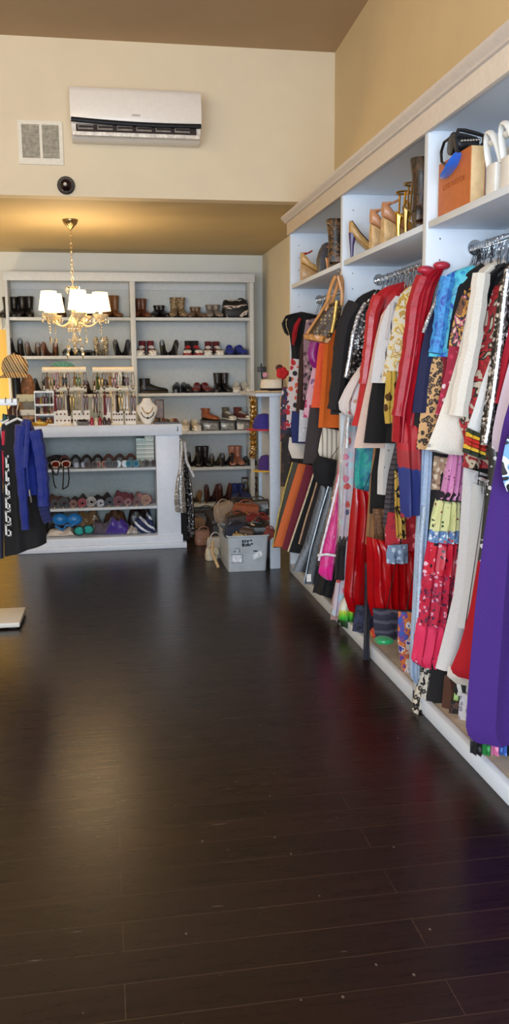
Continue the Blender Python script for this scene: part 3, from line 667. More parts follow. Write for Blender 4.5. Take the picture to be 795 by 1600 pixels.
def loops(o, Y, L, R):                      # thin hanger loops from the waist of a low piece up to its rail
    a, b = at(*L[0], Y), at(*R[0], Y); zt = max(a.z, b.z); rail = (1.50, 1.06) if zt < 1.03 else (1.545, 2.0)
    obj('hanger_loop', MB().tube([Vector((lerp(a.x, b.x, .6), Y, zt - .02)), Vector((rail[0], Y, rail[1] + .013)), Vector((max(b.x, 1.6), Y, zt - .03))], .0025, 5), BLACK, o)
def G(name, label, cat, Y, L, R, mat, hang=True, **kw):
    kw.setdefault('ext', name not in ('patchwork_skirt', 'floral_blouse', 'fur_stole', 'tan_scarf', 'gold_scarf', 'green_print_scarf', 'denim_bag', 'purple_gown', 'black_vest', 'skirt', 'leather_jacket', 'navy_star_dress', 'denim_maxi', 'light_blue_shirt', 'cheetah_skirt'))
    o = garment(name, label, cat, Y, L, R, mat, **kw)
    if not hang: loops(o, Y, L, R)
    if hang: hanger(Y, 'chrome hook hanger carrying the ' + ' '.join(label.split()[:7]), plain((40, 38, 40), .5), 'hangers on the upper rails')
    return o
RED = fabric((186, 24, 34)); NAVY = fabric((26, 30, 66)); CRIM = fabric((128, 20, 36)); IVORY = fabric((226, 216, 204), vary=.03)
# ---- far bay, upper rail
o = G('ruffled_blouse', 'black ruffled top with fluttering shoulder at the far end of the rail', 'top', 6.24, [(470, 487), (452, 491), (446, 505), (452, 522), (455, 545), (456, 600), (457, 640)], [(484, 488), (482, 520), (478, 560), (474, 600), (473, 640)], BLACK, amp=.012)
for k in range(3):
    strip(o, 'ruffle', 6.17, [(462 - 3 * k, 490 + 2 * k), (447 - k, 494 + 2 * k), (441 + 2 * k, 506 + 2 * k), (446 + 2 * k, 520 + 2 * k)], (.012, .02), BLACK, flat=.4)
garment('red_ribbon', 'bright red sash draped beside the black ruffled top', 'sash', 6.13, [(467, 496), (459, 508), (456, 522), (456, 538)], [(471, 498), (466, 512), (463, 528), (460, 540)], RED, t=.02)
G('printed_blouse', 'red white and black printed blouse edge behind the straw hat', 'blouse', 6.19, [(455, 560), (450, 600), (448, 640), (447, 668)], [(466, 560), (464, 610), (462, 668)], cells((214, 200, 196), [(190, 30, 40), (30, 26, 40), (220, 90, 60), (200, 30, 46)], 22, .42), hang=False)
G('cardigan', 'dark brown narrow cardigan hanging beside red printed blouse', 'cardigan', 6.07, [(478, 505), (468, 545), (465, 600), (462, 644)], [(486, 505), (482, 560), (479, 600), (477, 644)], fabric((58, 36, 30)))
G('print_blouse', 'mauve and black printed top behind the monogram tote', 'top', 5.98, [(493, 497), (478, 500), (474, 525), (474, 580), (473, 625)], [(497, 500), (490, 540), (485, 590), (484, 625)], cells((150, 120, 130), [(40, 36, 44), (190, 160, 160), (90, 60, 70)], 30, .4))
o = G('floral_dress', 'pale pink floral dress strip below the magenta top', 'dress', 5.86, [(494, 545), (486, 585), (478, 620), (473, 652)], [(503, 545), (496, 590), (488, 622), (483, 655)], cells((226, 178, 196), [(190, 60, 110), (236, 214, 220), (150, 110, 160), (214, 120, 160)], 26, .42), hang=False)
G('silk_camisole', 'magenta silk top hanging under the monogram tote', 'top', 5.78, [(496, 505), (487, 525), (480, 552), (484, 568), (490, 575)], [(504, 505), (500, 530), (499, 556), (497, 570), (494, 576)], satin((150, 26, 130)))
G('coral_dress', 'coral orange dress hanging left of the darker orange dress', 'dress', 5.64, [(505, 510), (497, 545), (492, 590), (486, 637)], [(512, 510), (508, 560), (504, 600), (500, 637)], fabric((236, 96, 56), vary=.05))
G('orange_dress', 'long deep orange dress hanging right of the coral dress', 'dress', 5.5, [(516, 500), (506, 540), (502, 600), (497, 668)], [(530, 500), (526, 540), (520, 600), (517, 669)], fabric((222, 106, 32), vary=.05))
G('long_coat', 'charcoal coat strip hanging at the bay divider', 'coat', 5.3, [(532, 480), (522, 530), (518, 580), (516, 648)], [(548, 480), (546, 540), (542, 600), (538, 648)], fabric((52, 46, 50)))
# far bay, second layer
G('print_tunic', 'multicoloured print tunic just right of the display stand', 'tunic', 6.27, [(441, 604), (438, 640), (438, 690)], [(456, 604), (457, 690)], cells((46, 40, 62), [(150, 40, 70), (36, 40, 110), (200, 190, 190), (90, 40, 60)], 24, .45), hang=False)
G('navy_knitwear', 'navy blue top strip hanging below the brown cardigan', 'top', 6.14, [(456, 642), (454, 670), (456, 692)], [(470, 642), (469, 670), (468, 696)], fabric((34, 46, 100)), hang=False)
G('lace_blouse', 'pale grey lace top beside the navy blue strip', 'top', 6.0, [(468, 640), (467, 665), (466, 690)], [(482, 645), (480, 690)], cells((206, 206, 212), [(150, 150, 164), (226, 226, 230)], 40, .35), hang=False)
G('grey_trousers', 'dark grey trousers hanging below the coral dress', 'trousers', 5.74, [(484, 636), (478, 680), (473, 724)], [(502, 636), (500, 680), (494, 726)], fabric((62, 54, 56)), hang=False)
G('ruffle_blouse', 'ivory pleated blouse hanging below the deep orange dress', 'blouse', 5.56, [(504, 668), (499, 690), (496, 710), (514, 722)], [(524, 668), (522, 700), (519, 722)], stripes([(224, 218, 204), (150, 140, 124), (224, 218, 204), (232, 226, 214)], 34, 0), hang=False)
G('white_cuff_shirt', 'white shirt tail showing right of the display stand', 'shirt', 6.2, [(452, 683), (450, 700), (456, 716)], [(462, 685), (463, 704), (464, 718)], IVORY, hang=False)
G('brown_knitwear', 'black and brown top bundle low beside the display stand', 'top', 6.26, [(440, 676), (439, 710), (438, 760)], [(456, 676), (456, 720), (452, 760)], cells((36, 28, 26), [(70, 50, 40), (20, 18, 20)], 20, .4), hang=False)
G('velvet_blouse', 'black velvet top bunched above the dark trousers', 'top', 5.45, [(497, 712), (487, 724), (490, 745), (503, 768)], [(530, 718), (528, 740), (520, 766)], fabric((16, 15, 20)), hang=False, t=.09)
# far bay, lower rail: trousers
def trous(label, Y, L, R, mat, edge=None, t=.045):
    o = garment('trousers', label, 'trousers', Y, L, R, mat, t=t, folds=1.2, amp=.006, group='trousers on the far lower rail', ext=True); loops(o, Y, L, R)
    if edge: strip(o, 'side_stripe', Y - t * .55, [(x + 1, y) for x, y in L], .006, edge[0], edge[1])
    return o
trous('olive grey trousers at the far end of the lower rail', 6.22, [(456, 722), (445, 760), (434, 805), (425, 856)], [(468, 724), (456, 780), (444, 850)], fabric((84, 82, 72)), (plain((180, 160, 80), .6), 'yellow side stripe'))
trous('burnt orange trousers on the lower rail beside burgundy ones', 6.05, [(466, 724), (455, 760), (441, 806), (427, 854)], [(482, 726), (470, 765), (456, 810), (442, 858)], fabric((206, 102, 50)))
trous('burgundy trousers on the lower rail right of orange ones', 5.88, [(478, 726), (468, 762), (453, 812), (440, 858)], [(494, 728), (484, 775), (470, 820), (458, 868)], fabric((108, 28, 46)))
trous('black trousers with cream side stripe, left of the pair', 5.72, [(489, 740), (478, 775), (463, 820), (449, 862)], [(506, 742), (494, 790), (476, 840), (462, 880)], BLACK, (plain((206, 190, 160), .6), 'cream side stripe'))
trous('dark brown trousers with tan edge on the lower rail', 5.58, [(497, 744), (488, 775), (477, 810), (466, 850)], [(512, 746), (500, 790), (488, 850), (478, 890)], fabric((40, 30, 30)), (plain((176, 140, 110), .6), 'tan side stripe'))
trous('charcoal leather trousers mid lower rail', 5.44, [(502, 755), (489, 800), (475, 850), (456, 892)], [(518, 757), (504, 820), (490, 890), (478, 906)], leather((42, 44, 52)))
trous('glossy black trousers with silver piping on the lower rail', 5.3, [(512, 760), (500, 800), (484, 860), (474, 912)], [(528, 762), (514, 830), (500, 918)], leather((24, 26, 30)), (plain((130, 140, 150), .3, .5), 'silver piping'))
trous('black wide trousers left of the pink garment bag', 5.16, [(524, 765), (512, 820), (500, 870), (488, 926)], [(540, 765), (530, 840), (516, 932)], fabric((26, 24, 30)))
o = garment('black_skirt', 'low black skirt with white paper tag near the floor', 'skirt', 5.08, [(512, 880), (500, 900), (492, 926)], [(526, 880), (524, 936)], BLACK, t=.06)
obj('paper_tag', MB().box(tuple(at(479, 909, 5.02)), tuple(at(486, 897, 5.018) + Vector((0, .004, 0)))), plain((214, 212, 206), .7), o, label='white paper tag')
# ---- pink dress and print dress in clear garment bags
o = garment('pink_dress', 'hot pink dress in a clear garment bag with white tie', 'dress', 5.03, [(534, 672), (527, 740), (514, 810), (503, 860), (497, 897), (508, 905)], [(545, 672), (540, 740), (532, 820), (523, 880), (519, 906)], satin((232, 40, 150)), t=.06)
strip(o, 'bag_edge', 4.97, [(538, 680), (530, 745), (514, 812), (504, 850), (498, 876)], .007, plain((220, 214, 224), .3), 'white garment bag edge')
strip(o, 'white_tie', 4.95, [(496, 868), (510, 866), (528, 869), (540, 870)], .008, plain((232, 226, 228), .4), 'white tie')
garment('bag_cover', '', '', 5.02, [(532, 665), (524, 740), (508, 815), (496, 862), (495, 884)], [(552, 665), (546, 740), (538, 820), (530, 880)], film(), t=.09, parent=o)
o = garment('print_dress', 'white and coral print dress in a clear plastic cover', 'dress', 4.90, [(541, 655), (536, 720), (534, 790), (530, 840), (526, 900), (518, 960)], [(566, 655), (562, 740), (556, 800), (548, 880), (542, 965)], cells((200, 190, 206), [(206, 80, 76), (60, 66, 110), (176, 206, 220), (200, 190, 206), (40, 40, 50), (214, 120, 150)], 20, .42), t=.06, amp=.014)
garment('black_panel', '', '', 4.885, [(530, 838), (524, 870), (522, 905)], [(546, 838), (545, 905)], fabric((30, 26, 30)), t=.05, parent=o)['label'] = 'black panel'
garment('plastic_cover', '', '', 4.89, [(539, 650), (531, 720), (529, 790), (524, 850)], [(568, 650), (563, 740), (556, 800), (548, 855)], film(), t=.09, parent=o)
strip(o, 'hang_loop', 4.8, [(545, 650), (543, 665), (542, 700)], .009, plain((226, 232, 236), .3), 'white plastic loop')
# ---- middle bay, upper rail
o = G('black_coat', 'long black coat with wide shoulder behind the monogram tote', 'coat', 4.82, [(584, 452), (562, 462), (545, 482), (533, 510), (524, 536), (527, 570), (522, 610), (518, 645)], [(592, 455), (578, 480), (565, 520), (556, 580), (548, 645)], fabric((18, 16, 18)), t=.07)
strip(o, 'sleeve', 4.76, [(556, 476), (540, 505), (534, 540), (528, 600), (522, 640)], (.05, .04), fabric((30, 27, 29)))
o = G('sequin_jacket', 'black jacket with silver sequin front edge', 'jacket', 4.7, [(590, 452), (573, 470), (560, 490), (549, 530), (543, 575), (540, 592)], [(602, 455), (592, 490), (580, 530), (572, 592)], sequin((26, 24, 26), (120, 112, 104), 90, .3, .35))
strip(o, 'sequin_trim', 4.66, [(571, 474), (560, 492), (551, 525), (546, 560), (540, 590)], (.012, .012), sequin((150, 148, 150), (240, 240, 244), 150, .5, .25), 'silver sequin trim')
G('floral_blouse', 'white blouse with pink flowers and flared sleeve', 'blouse', 4.6, [(572, 560), (554, 582), (538, 608), (527, 632), (532, 646), (546, 652)], [(586, 560), (576, 600), (566, 640), (556, 652)], cells((222, 212, 208), [(204, 60, 86), (222, 212, 208), (196, 160, 140), (60, 40, 44)], 16, .35), t=.06, hang=False)
o = G('red_coat', 'long scarlet coat with plain front beside the white jacket', 'coat', 4.5, [(630, 440), (606, 446), (588, 458), (577, 478), (572, 530), (564, 590), (556, 640), (549, 665)], [(638, 444), (618, 470), (600, 500), (590, 560), (578, 620), (566, 668)], satin((192, 24, 36)), t=.07)
strip(o, 'sleeve', 4.44, [(592, 464), (582, 490), (577, 540), (569, 600)], (.035, .03), satin((188, 22, 34)))
G('blush_dress', 'blush and cream dress edge right of the scarlet coat', 'dress', 4.4, [(614, 470), (596, 490), (586, 530), (575, 590), (562, 650), (552, 700)], [(620, 475), (606, 510), (596, 560), (584, 620), (570, 660), (562, 700)], fabric((226, 196, 180), vary=.04))
o = G('white_jacket', 'white short jacket with black shirt below in the middle bay', 'jacket', 4.28, [(618, 462), (604, 480), (594, 510), (586, 550), (579, 598)], [(630, 465), (620, 500), (608, 550), (592, 602)], fabric((220, 218, 222), vary=.03), t=.06)
strip(o, 'lapel', 4.24, [(614, 472), (612, 490), (604, 530)], (.014, .01), fabric((206, 204, 210), vary=.03))
G('black_shirt', 'black shirt hanging directly under the white short jacket', 'shirt', 4.34, [(584, 585), (576, 630), (568, 692)], [(604, 585), (602, 640), (598, 694)], fabric((17, 15, 18)), hang=False)
o = G('baroque_shirt', 'white silk shirt with gold baroque scroll print', 'shirt', 4.14, [(642, 446), (628, 455), (618, 480), (611, 520), (602, 565), (596, 598)], [(652, 450), (644, 500), (636, 550), (622, 602)], blotch([(0, (228, 222, 208)), (.46, (196, 156, 62)), (.52, (240, 214, 130)), (.56, (228, 222, 208)), (.64, (190, 150, 60))], 13, .45, 3), t=.06)
garment('shirt_tail', '', '', 4.1, [(604, 580), (600, 640), (602, 662)], [(620, 580), (616, 660)], cells((214, 180, 80), [(40, 30, 24), (226, 200, 120), (90, 60, 30)], 22, .42), parent=o)
G('pinstripe_shirt', 'thin white pinstriped shirt beside baroque gold shirt', 'shirt', 4.22, [(626, 458), (614, 490), (604, 540), (594, 590)], [(632, 460), (624, 500), (616, 560), (606, 596)], stripes([(220, 218, 220), (60, 56, 66), (220, 218, 220), (220, 218, 220)], 40, 0), t=.03)
LR = plain((160, 12, 32), .5, 0, .06, .6, 40)
o = G('leather_jacket', 'glossy red leather jacket with gathered shoulder', 'jacket', 3.578, [(684, 418), (662, 426), (648, 440), (640, 480), (632, 535), (624, 590), (614, 640), (612, 690)], [(694, 420), (680, 450), (668, 500), (658, 570), (648, 640), (642, 692)], LR, t=.06, amp=.014, folds=4)
strip(o, 'sleeve', 3.57, [(662, 434), (648, 470), (640, 540), (630, 600), (622, 650)], (.034, .03), LR)
for k, (x, y) in enumerate(((665, 422), (690, 415))):
    p = at(x, y, 3.585); obj('shoulder_puff', MB().ball(p, .03, 10, 1.25, .8, .6), plain((176, 44, 62), .35), o, label='rose satin shoulder puff')
G('navy_star_dress', 'red and navy two-tone dress under the red leather jacket', 'dress', 3.575, [(618, 660), (620, 715), (624, 770), (626, 808)], [(662, 660), (664, 740), (662, 800)], zbands([(0, (150, 40, 60)), (.14, (38, 48, 110)), (.62, (150, 36, 40)), (.8, (170, 26, 34))], at(640, 806, 4.03).z * 0, .45, .6, 'CONSTANT', .12), t=.07, hang=False)
o = G('navy_blazer', 'navy blazer with silver bead trim right of the red leather jacket', 'blazer', 3.535, [(694, 440), (680, 462), (668, 500), (657, 550), (649, 600), (644, 645)], [(702, 444), (694, 500), (684, 560), (664, 645)], NAVY, t=.06)
strip(o, 'bead_trim', 3.505, [(684, 462), (677, 480), (668, 500), (661, 520)], .008, sequin((160, 160, 166), (240, 240, 244), 200, .6), 'silver bead trim')
G('black_dress', 'black dress strip between navy blazer and leopard skirt', 'dress', 3.555, [(652, 600), (646, 650), (640, 700)], [(668, 600), (660, 700)], BLACK, hang=False)
G('leopard_skirt', 'leopard print skirt hanging left of the cream coat', 'skirt', 3.52, [(674, 555), (664, 600), (656, 650), (650, 702)], [(692, 555), (684, 610), (674, 660), (664, 706)], leopard(), t=.05)
G('crimson_dress', 'crimson dress strip between leopard skirt and cream coat', 'dress', 3.508, [(694, 530), (684, 580), (675, 630), (667, 668)], [(706, 530), (700, 580), (690, 668)], CRIM, hang=False)
# ---- middle bay, lower layer
o = G('turquoise_dress', 'turquoise and blue tie-dye dress in the middle bay', 'dress', 4.74, [(568, 655), (558, 690), (553, 740), (557, 775), (573, 792)], [(580, 655), (584, 700), (582, 750), (580, 792)], blotch([(.2, (30, 60, 130)), (.42, (36, 120, 150)), (.55, (50, 176, 160)), (.7, (60, 130, 180)), (.85, (40, 60, 120))], 9, .6, 3, 'LINEAR'), hang=False)
SAT = plain((168, 6, 16), .24, 0, .04, .25, 26)
G('pleated_gown', 'red satin pleated gown left of the brown fur stole', 'gown', 4.66, [(552, 762), (547, 800), (541, 870), (537, 930), (545, 955)], [(576, 770), (576, 850), (572, 920), (566, 960)], SAT, t=.07, folds=6, amp=.013, hang=False)
G('red_satin_skirt', 'wide red satin bubble skirt below the brown fur stole', 'skirt', 4.2, [(572, 838), (573, 890), (574, 940), (580, 962)], [(640, 850), (641, 900), (640, 950), (634, 966)], SAT, t=.1, folds=9, amp=.016, hang=False)
G('tan_scarf', 'tan suede strip hanging right of the turquoise dress', 'scarf', 4.58, [(584, 695), (577, 760), (570, 850)], [(598, 695), (594, 780), (588, 855)], fabric((164, 122, 82)), hang=False)
G('black_tunic', 'black tunic hanging above the brown fur stole', 'tunic', 4.5, [(590, 690), (580, 740), (577, 802)], [(608, 690), (606, 805)], BLACK, hang=False)
G('fur_stole', 'brown fur stole hanging in front of red satin', 'stole', 4.4, [(582, 795), (584, 830), (590, 862), (594, 884)], [(604, 795), (606, 850), (604, 886)], plain((112, 82, 60), .95, 0, .35, 1.0, 120), hang=False, t=.08)
G('ribbed_dress', 'white ribbed long skirt with black dots beside grey knit', 'skirt', 4.38, [(604, 645), (595, 690), (590, 735), (589, 772)], [(622, 645), (616, 700), (606, 776)], cells((220, 216, 212), [(60, 56, 60), (220, 216, 212), (220, 216, 212), (90, 86, 90)], 30, .2), hang=False)
G('grey_knit', 'grey ruched knit sleeve hanging above red floral print', 'cardigan', 4.26, [(618, 690), (606, 740), (600, 790), (598, 822)], [(630, 690), (622, 760), (612, 826)], stripes([(74, 70, 76), (50, 46, 52), (84, 80, 86)], 40, 2, .85, .5), hang=False)
G('red_floral_print', 'red and pink lace print top under the grey knit', 'top', 4.16, [(606, 800), (601, 830), (602, 860)], [(642, 800), (641, 862)], cells((176, 26, 44), [(226, 130, 140), (150, 20, 40), (214, 80, 90)], 26, .4), hang=False)
G('denim_bag', 'pale blue patterned cloth strip over the red satin skirt', 'cloth', 4.1, [(606, 852), (603, 864), (604, 880)], [(637, 850), (637, 880)], cells((120, 140, 170), [(180, 196, 214), (90, 110, 140)], 34, .4), hang=False, t=.03)
G('gold_scarf', 'gold and black tiger print scarf left of navy skirt', 'scarf', 4.08, [(616, 735), (616, 780), (619, 840)], [(632, 735), (632, 790), (634, 842)], blotch([(0, (206, 170, 80)), (.5, (30, 24, 22)), (.58, (214, 180, 96)), (.68, (60, 36, 26))], 14, .6, 2), hang=False, t=.03)
DEN = plain((164, 180, 202), .8, 0, .06, .3, 120)
o = G('denim_maxi', 'long pale blue denim dress with ruffled placket', 'dress', 3.56, [(658, 700), (652, 760), (648, 850), (644, 940), (640, 1010), (638, 1055), (646, 1066)], [(676, 700), (670, 800), (662, 900), (656, 1000), (654, 1068)], DEN, hang=False, t=.06)
strip(o, 'ruffle_placket', 3.535, [(662, 790), (657, 850), (654, 920), (650, 990)], (.016, .014), plain((178, 194, 214), .8, 0, .15, .6, 160), 'ruffled placket', flat=.6)
G('light_blue_shirt', 'light blue patterned shirt tail left of the denim dress', 'shirt', 3.578, [(652, 735), (649, 770), (648, 800)], [(666, 735), (664, 802)], cells((96, 130, 176), [(150, 180, 210), (70, 96, 140)], 22, .42), hang=False)
G('black_panel_dress', 'black dress sliver between denim dress and patchwork skirt', 'dress', 3.565, [(672, 690), (668, 780), (662, 880), (652, 1010)], [(690, 690), (684, 800), (670, 1010)], BLACK, hang=False)
# low pieces in the middle bay
G('green_print_scarf', 'green yellow and white swirl scarf low over the base curb', 'scarf', 4.78, [(540, 930), (531, 945), (528, 965), (532, 978)], [(552, 932), (554, 960), (550, 980)], zbands([(0, (20, 50, 24)), (.35, (40, 70, 36)), (.5, (70, 190, 60)), (.72, (190, 210, 70)), (.82, (224, 222, 206))], 0, .17, .6, 'LINEAR', .04), hang=False, t=.07)
G('blush_lace', 'beige lace hem hanging left of the green swirl scarf', 'dress', 4.95, [(524, 910), (518, 940), (516, 968)], [(538, 910), (534, 970)], cells((168, 132, 126), [(206, 180, 174), (140, 100, 96)], 40, .4), hang=False)
G('navy_print_skirt', 'navy swirl print hem behind the dangling black sash', 'skirt', 4.55, [(556, 945), (552, 970), (550, 986)], [(580, 945), (578, 990)], blotch([(0, (30, 30, 50)), (.5, (50, 54, 84)), (.6, (26, 26, 42))], 16), hang=False)
o = garment('satin_ribbon', 'black satin sash dangling down onto the dark floor', 'sash', 4.28, [(570, 880), (569, 940), (568, 1000), (566, 1040), (560, 1050)], [(580, 880), (579, 940), (577, 1000), (578, 1030), (574, 1052)], satin((28, 28, 46)), t=.03)
def folded(name, label, cat, Y, x0, x1, y0, y1, depth, mat, sag=.3):
    A, B = at(x0, y1, Y), at(x1, y0, Y); m = MB(); w = B.x - A.x; h = B.z - A.z; rings = []
    for i in range(9):
        u = i / 8; k = .55 + .45 * (1 - abs(2 * u - 1) ** 2.5)
        r = []
        for j in range(12):
            a = 2 * pi * j / 12; cy_, sz_ = cos(a), sin(a)
            r.append(Vector((A.x + w * u, Y + depth / 2 - depth / 2 * k * (abs(cy_) ** .6) * (1 if cy_ > 0 else -1), A.z + h / 2 + h / 2 * k * (abs(sz_) ** .7) * (1 if sz_ > 0 else -1) - (1 - k) * h * sag)))
        rings.append(r)
    return tag(obj(name, m.rings(rings), mat), label, cat)
G('striped_skirt', 'dark grey striped skirt hem behind the red satin skirt', 'skirt', 4.12, [(582, 950), (584, 985), (588, 1002)], [(618, 950), (618, 985), (616, 992)], stripes([(40, 38, 56), (74, 70, 86), (36, 34, 50)], 20, 2, .8, .8), hang=False)
zf = .063
def onfloor(Y): return 581 + (H - zf) * F / Y
folded('folded_shirt', 'red and orange folded top on the bay floor', 'top', 4.12, 586, 616, 985, 1001, .12, blotch([(0, (196, 60, 46)), (.5, (224, 130, 60)), (.6, (150, 30, 40))], 20))
folded('folded_scarf', 'emerald green folded scarf on the beige bay floor', 'scarf', 4.02, 592, 618, 999, 1010, .1, satin((30, 160, 96)))
G('print_maxi', 'orange purple and white print hem left of the denim dress', 'dress', 3.9, [(622, 955), (621, 1000), (626, 1040), (634, 1062)], [(642, 955), (642, 1064)], blotch([(0, (60, 60, 150)), (.4, (214, 204, 200)), (.5, (206, 110, 50)), (.58, (110, 70, 150)), (.64, (50, 90, 176))], 12, .7, 2), hang=False)
# ---- near bay, upper rail
o = G('blue_print_jacket', 'turquoise and royal blue print jacket in the near bay', 'jacket', 3.50, [(738, 414), (715, 421), (697, 430), (686, 448), (681, 490), (676, 530), (669, 557)], [(746, 418), (728, 440), (714, 480), (704, 520), (693, 561)], blotch([(.25, (30, 60, 150)), (.42, (40, 90, 190)), (.5, (70, 190, 214)), (.62, (110, 210, 224)), (.75, (40, 70, 160))], 16, .6, 3, 'LINEAR'), t=.07)
strip(o, 'sleeve', 3.46, [(700, 434), (692, 470), (687, 515), (680, 552)], (.032, .03), blotch([(.3, (36, 60, 160)), (.5, (60, 150, 210)), (.7, (40, 80, 176))], 20, .6, 3, 'LINEAR'))
G('black_gown', 'black gown with wide neckline between blue jacket and cream coat', 'gown', 3.475, [(752, 411), (730, 425), (714, 450), (704, 500), (698, 545)], [(762, 415), (742, 450), (728, 500), (716, 545)], BLACK)
G('print_blouse', 'brown gold and pink animal print blouse left of the cream coat', 'blouse', 3.455, [(745, 425), (726, 450), (712, 485), (702, 530), (697, 575), (692, 600)], [(756, 428), (744, 470), (732, 520), (716, 600)], blotch([(0, (36, 26, 22)), (.42, (120, 70, 36)), (.5, (214, 150, 60)), (.56, (36, 26, 24)), (.63, (196, 80, 120)), (.68, (220, 190, 150))], 17, .55, 2))
G('crimson_print', 'crimson and white flecked dress beside the cream coat', 'dress', 3.44, [(702, 540), (696, 580), (686, 620), (680, 648)], [(716, 540), (712, 600), (700, 648)], cells((150, 20, 50), [(214, 190, 196), (150, 20, 50), (190, 40, 80)], 40, .35), hang=False)
o = G('cream_coat', 'long cream trench coat hanging open in the near bay', 'coat', 3.4, [(786, 405), (762, 412), (745, 424), (736, 450), (727, 500), (714, 560), (696, 620), (680, 665), (665, 703), (690, 709)], [(796, 408), (778, 430), (766, 480), (758, 540), (748, 600), (738, 660), (724, 716)], fabric((222, 214, 202), vary=.03), t=.08, amp=.007)
strip(o, 'sleeve', 3.31, [(752, 428), (747, 470), (737, 540), (722, 610), (716, 650)], (.036, .04), fabric((224, 216, 204), vary=.03))
strip(o, 'lapel', 3.33, [(770, 416), (752, 432), (748, 450), (752, 480)], (.012, .02), fabric((214, 206, 192), vary=.03))
p = at(670, 696, 3.345); obj('hem_button', MB().ball(p, .007, 6), plain((160, 156, 150), .3), o)
G('black_vest', 'black vest tucked behind the cream coat collar', 'vest', 3.365, [(784, 412), (766, 424), (750, 445), (749, 470), (755, 492)], [(794, 415), (784, 440), (776, 470), (766, 495)], BLACK, t=.04)
o = G('rose_blouse', 'beige blouse with red roses and dark leaves', 'blouse', 3.32, [(790, 432), (772, 448), (762, 475), (755, 520), (746, 570), (733, 610), (722, 640), (716, 655), (726, 690), (722, 730)], [(800, 436), (788, 480), (778, 540), (768, 600), (758, 660), (752, 735)], blotch([(0, (44, 26, 22)), (.36, (196, 176, 152)), (.44, (150, 26, 34)), (.52, (190, 40, 44)), (.56, (60, 40, 28)), (.62, (206, 190, 168))], 13, .65, 2), t=.06)
o = G('heart_dress', 'white dress with red hearts and rainbow striped hem', 'dress', 3.27, [(766, 560), (752, 600), (740, 640), (730, 668), (727, 680)], [(778, 560), (770, 620), (760, 680), (757, 690)], cells((226, 228, 228), [(206, 30, 40), (226, 228, 228), (226, 228, 228)], 9, .3), t=.05, hang=False)
for i, (c, lab) in enumerate((((44, 60, 40), 'dark green band'), ((232, 190, 50), 'yellow band'), ((206, 40, 30), 'red band'), ((200, 44, 30), 'red band'), ((236, 196, 60), 'yellow band'), ((46, 56, 40), 'dark green band'))):
    y = 668 + i * 6.2
    Lp = [(729 - i * 1.2, y), (727.8 - i * 1.2, y + 6.6)]; Rp = [(757, y + 13), (757, y + 19.6)]
    g = garment('hem_band', '', '', 3.26, Lp, Rp, fabric(c, vary=.05), t=.075, parent=o, rows=3); g['label'] = lab
o = G('sequin_cardigan', 'silver and black sequin cardigan in the near bay', 'cardigan', 3.2, [(806, 395), (792, 410), (781, 440), (773, 500), (766, 560), (758, 620), (750, 670), (749, 695)], [(822, 400), (812, 450), (800, 520), (788, 600), (776, 660), (766, 703)], sequin((56, 54, 54), (205, 205, 210), 95, .55, .28), t=.07)
strip(o, 'sequin_border', 3.14, [(794, 420), (787, 470), (780, 540), (771, 610), (764, 660), (758, 692)], (.014, .014), sequin((120, 118, 120), (250, 250, 252), 130, .7, .2), 'bright sequin border')
G('red_tunic', 'deep red tunic strip right of the sequin cardigan', 'tunic', 3.15, [(812, 420), (802, 460), (793, 520), (781, 570), (770, 610), (765, 630)], [(826, 420), (812, 520), (794, 580), (778, 632)], fabric((176, 20, 44)), t=.05)
G('petal_dress', 'pale pink dress with big red petals right of the sequin cardigan', 'dress', 3.09, [(814, 530), (797, 560), (786, 600), (776, 640), (769, 675), (768, 694), (774, 706)], [(830, 530), (818, 600), (806, 660), (790, 708)], cells((220, 200, 214), [(206, 60, 50), (220, 200, 214), (196, 50, 46)], 8, .34), t=.05)
G('beaded_dress', 'black dress with crystal beading left of the purple gown', 'dress', 3.13, [(764, 690), (762, 740), (756, 790), (750, 850), (746, 876)], [(782, 690), (776, 760), (766, 830), (758, 880)], cells((28, 26, 28), [(230, 230, 234), (28, 26, 28), (180, 176, 180)], 34, .3, .3), hang=False)
PUR = fabric((60, 23, 110), vary=.03)
G('purple_gown', 'long plain violet purple gown nearest at the right edge', 'gown', 2.80, [(812, 585), (798, 620), (786, 660), (777, 710), (768, 760), (758, 820), (750, 880), (742, 950), (735, 1030), (730, 1090), (727, 1145), (742, 1160)], [(850, 585), (868, 700), (872, 850), (872, 1000), (868, 1160)], PUR, t=.07, folds=3.0, amp=.009)
o = G('monochrome_blouse', 'black white and blue print top over the purple gown', 'top', 2.70, [(806, 660), (790, 690), (784, 720), (783, 745), (792, 768)], [(840, 660), (842, 770)], blotch([(0, (24, 22, 26)), (.48, (214, 220, 226)), (.56, (110, 160, 214)), (.6, (24, 22, 26))], 10, .6, 1), t=.06, hang=False)
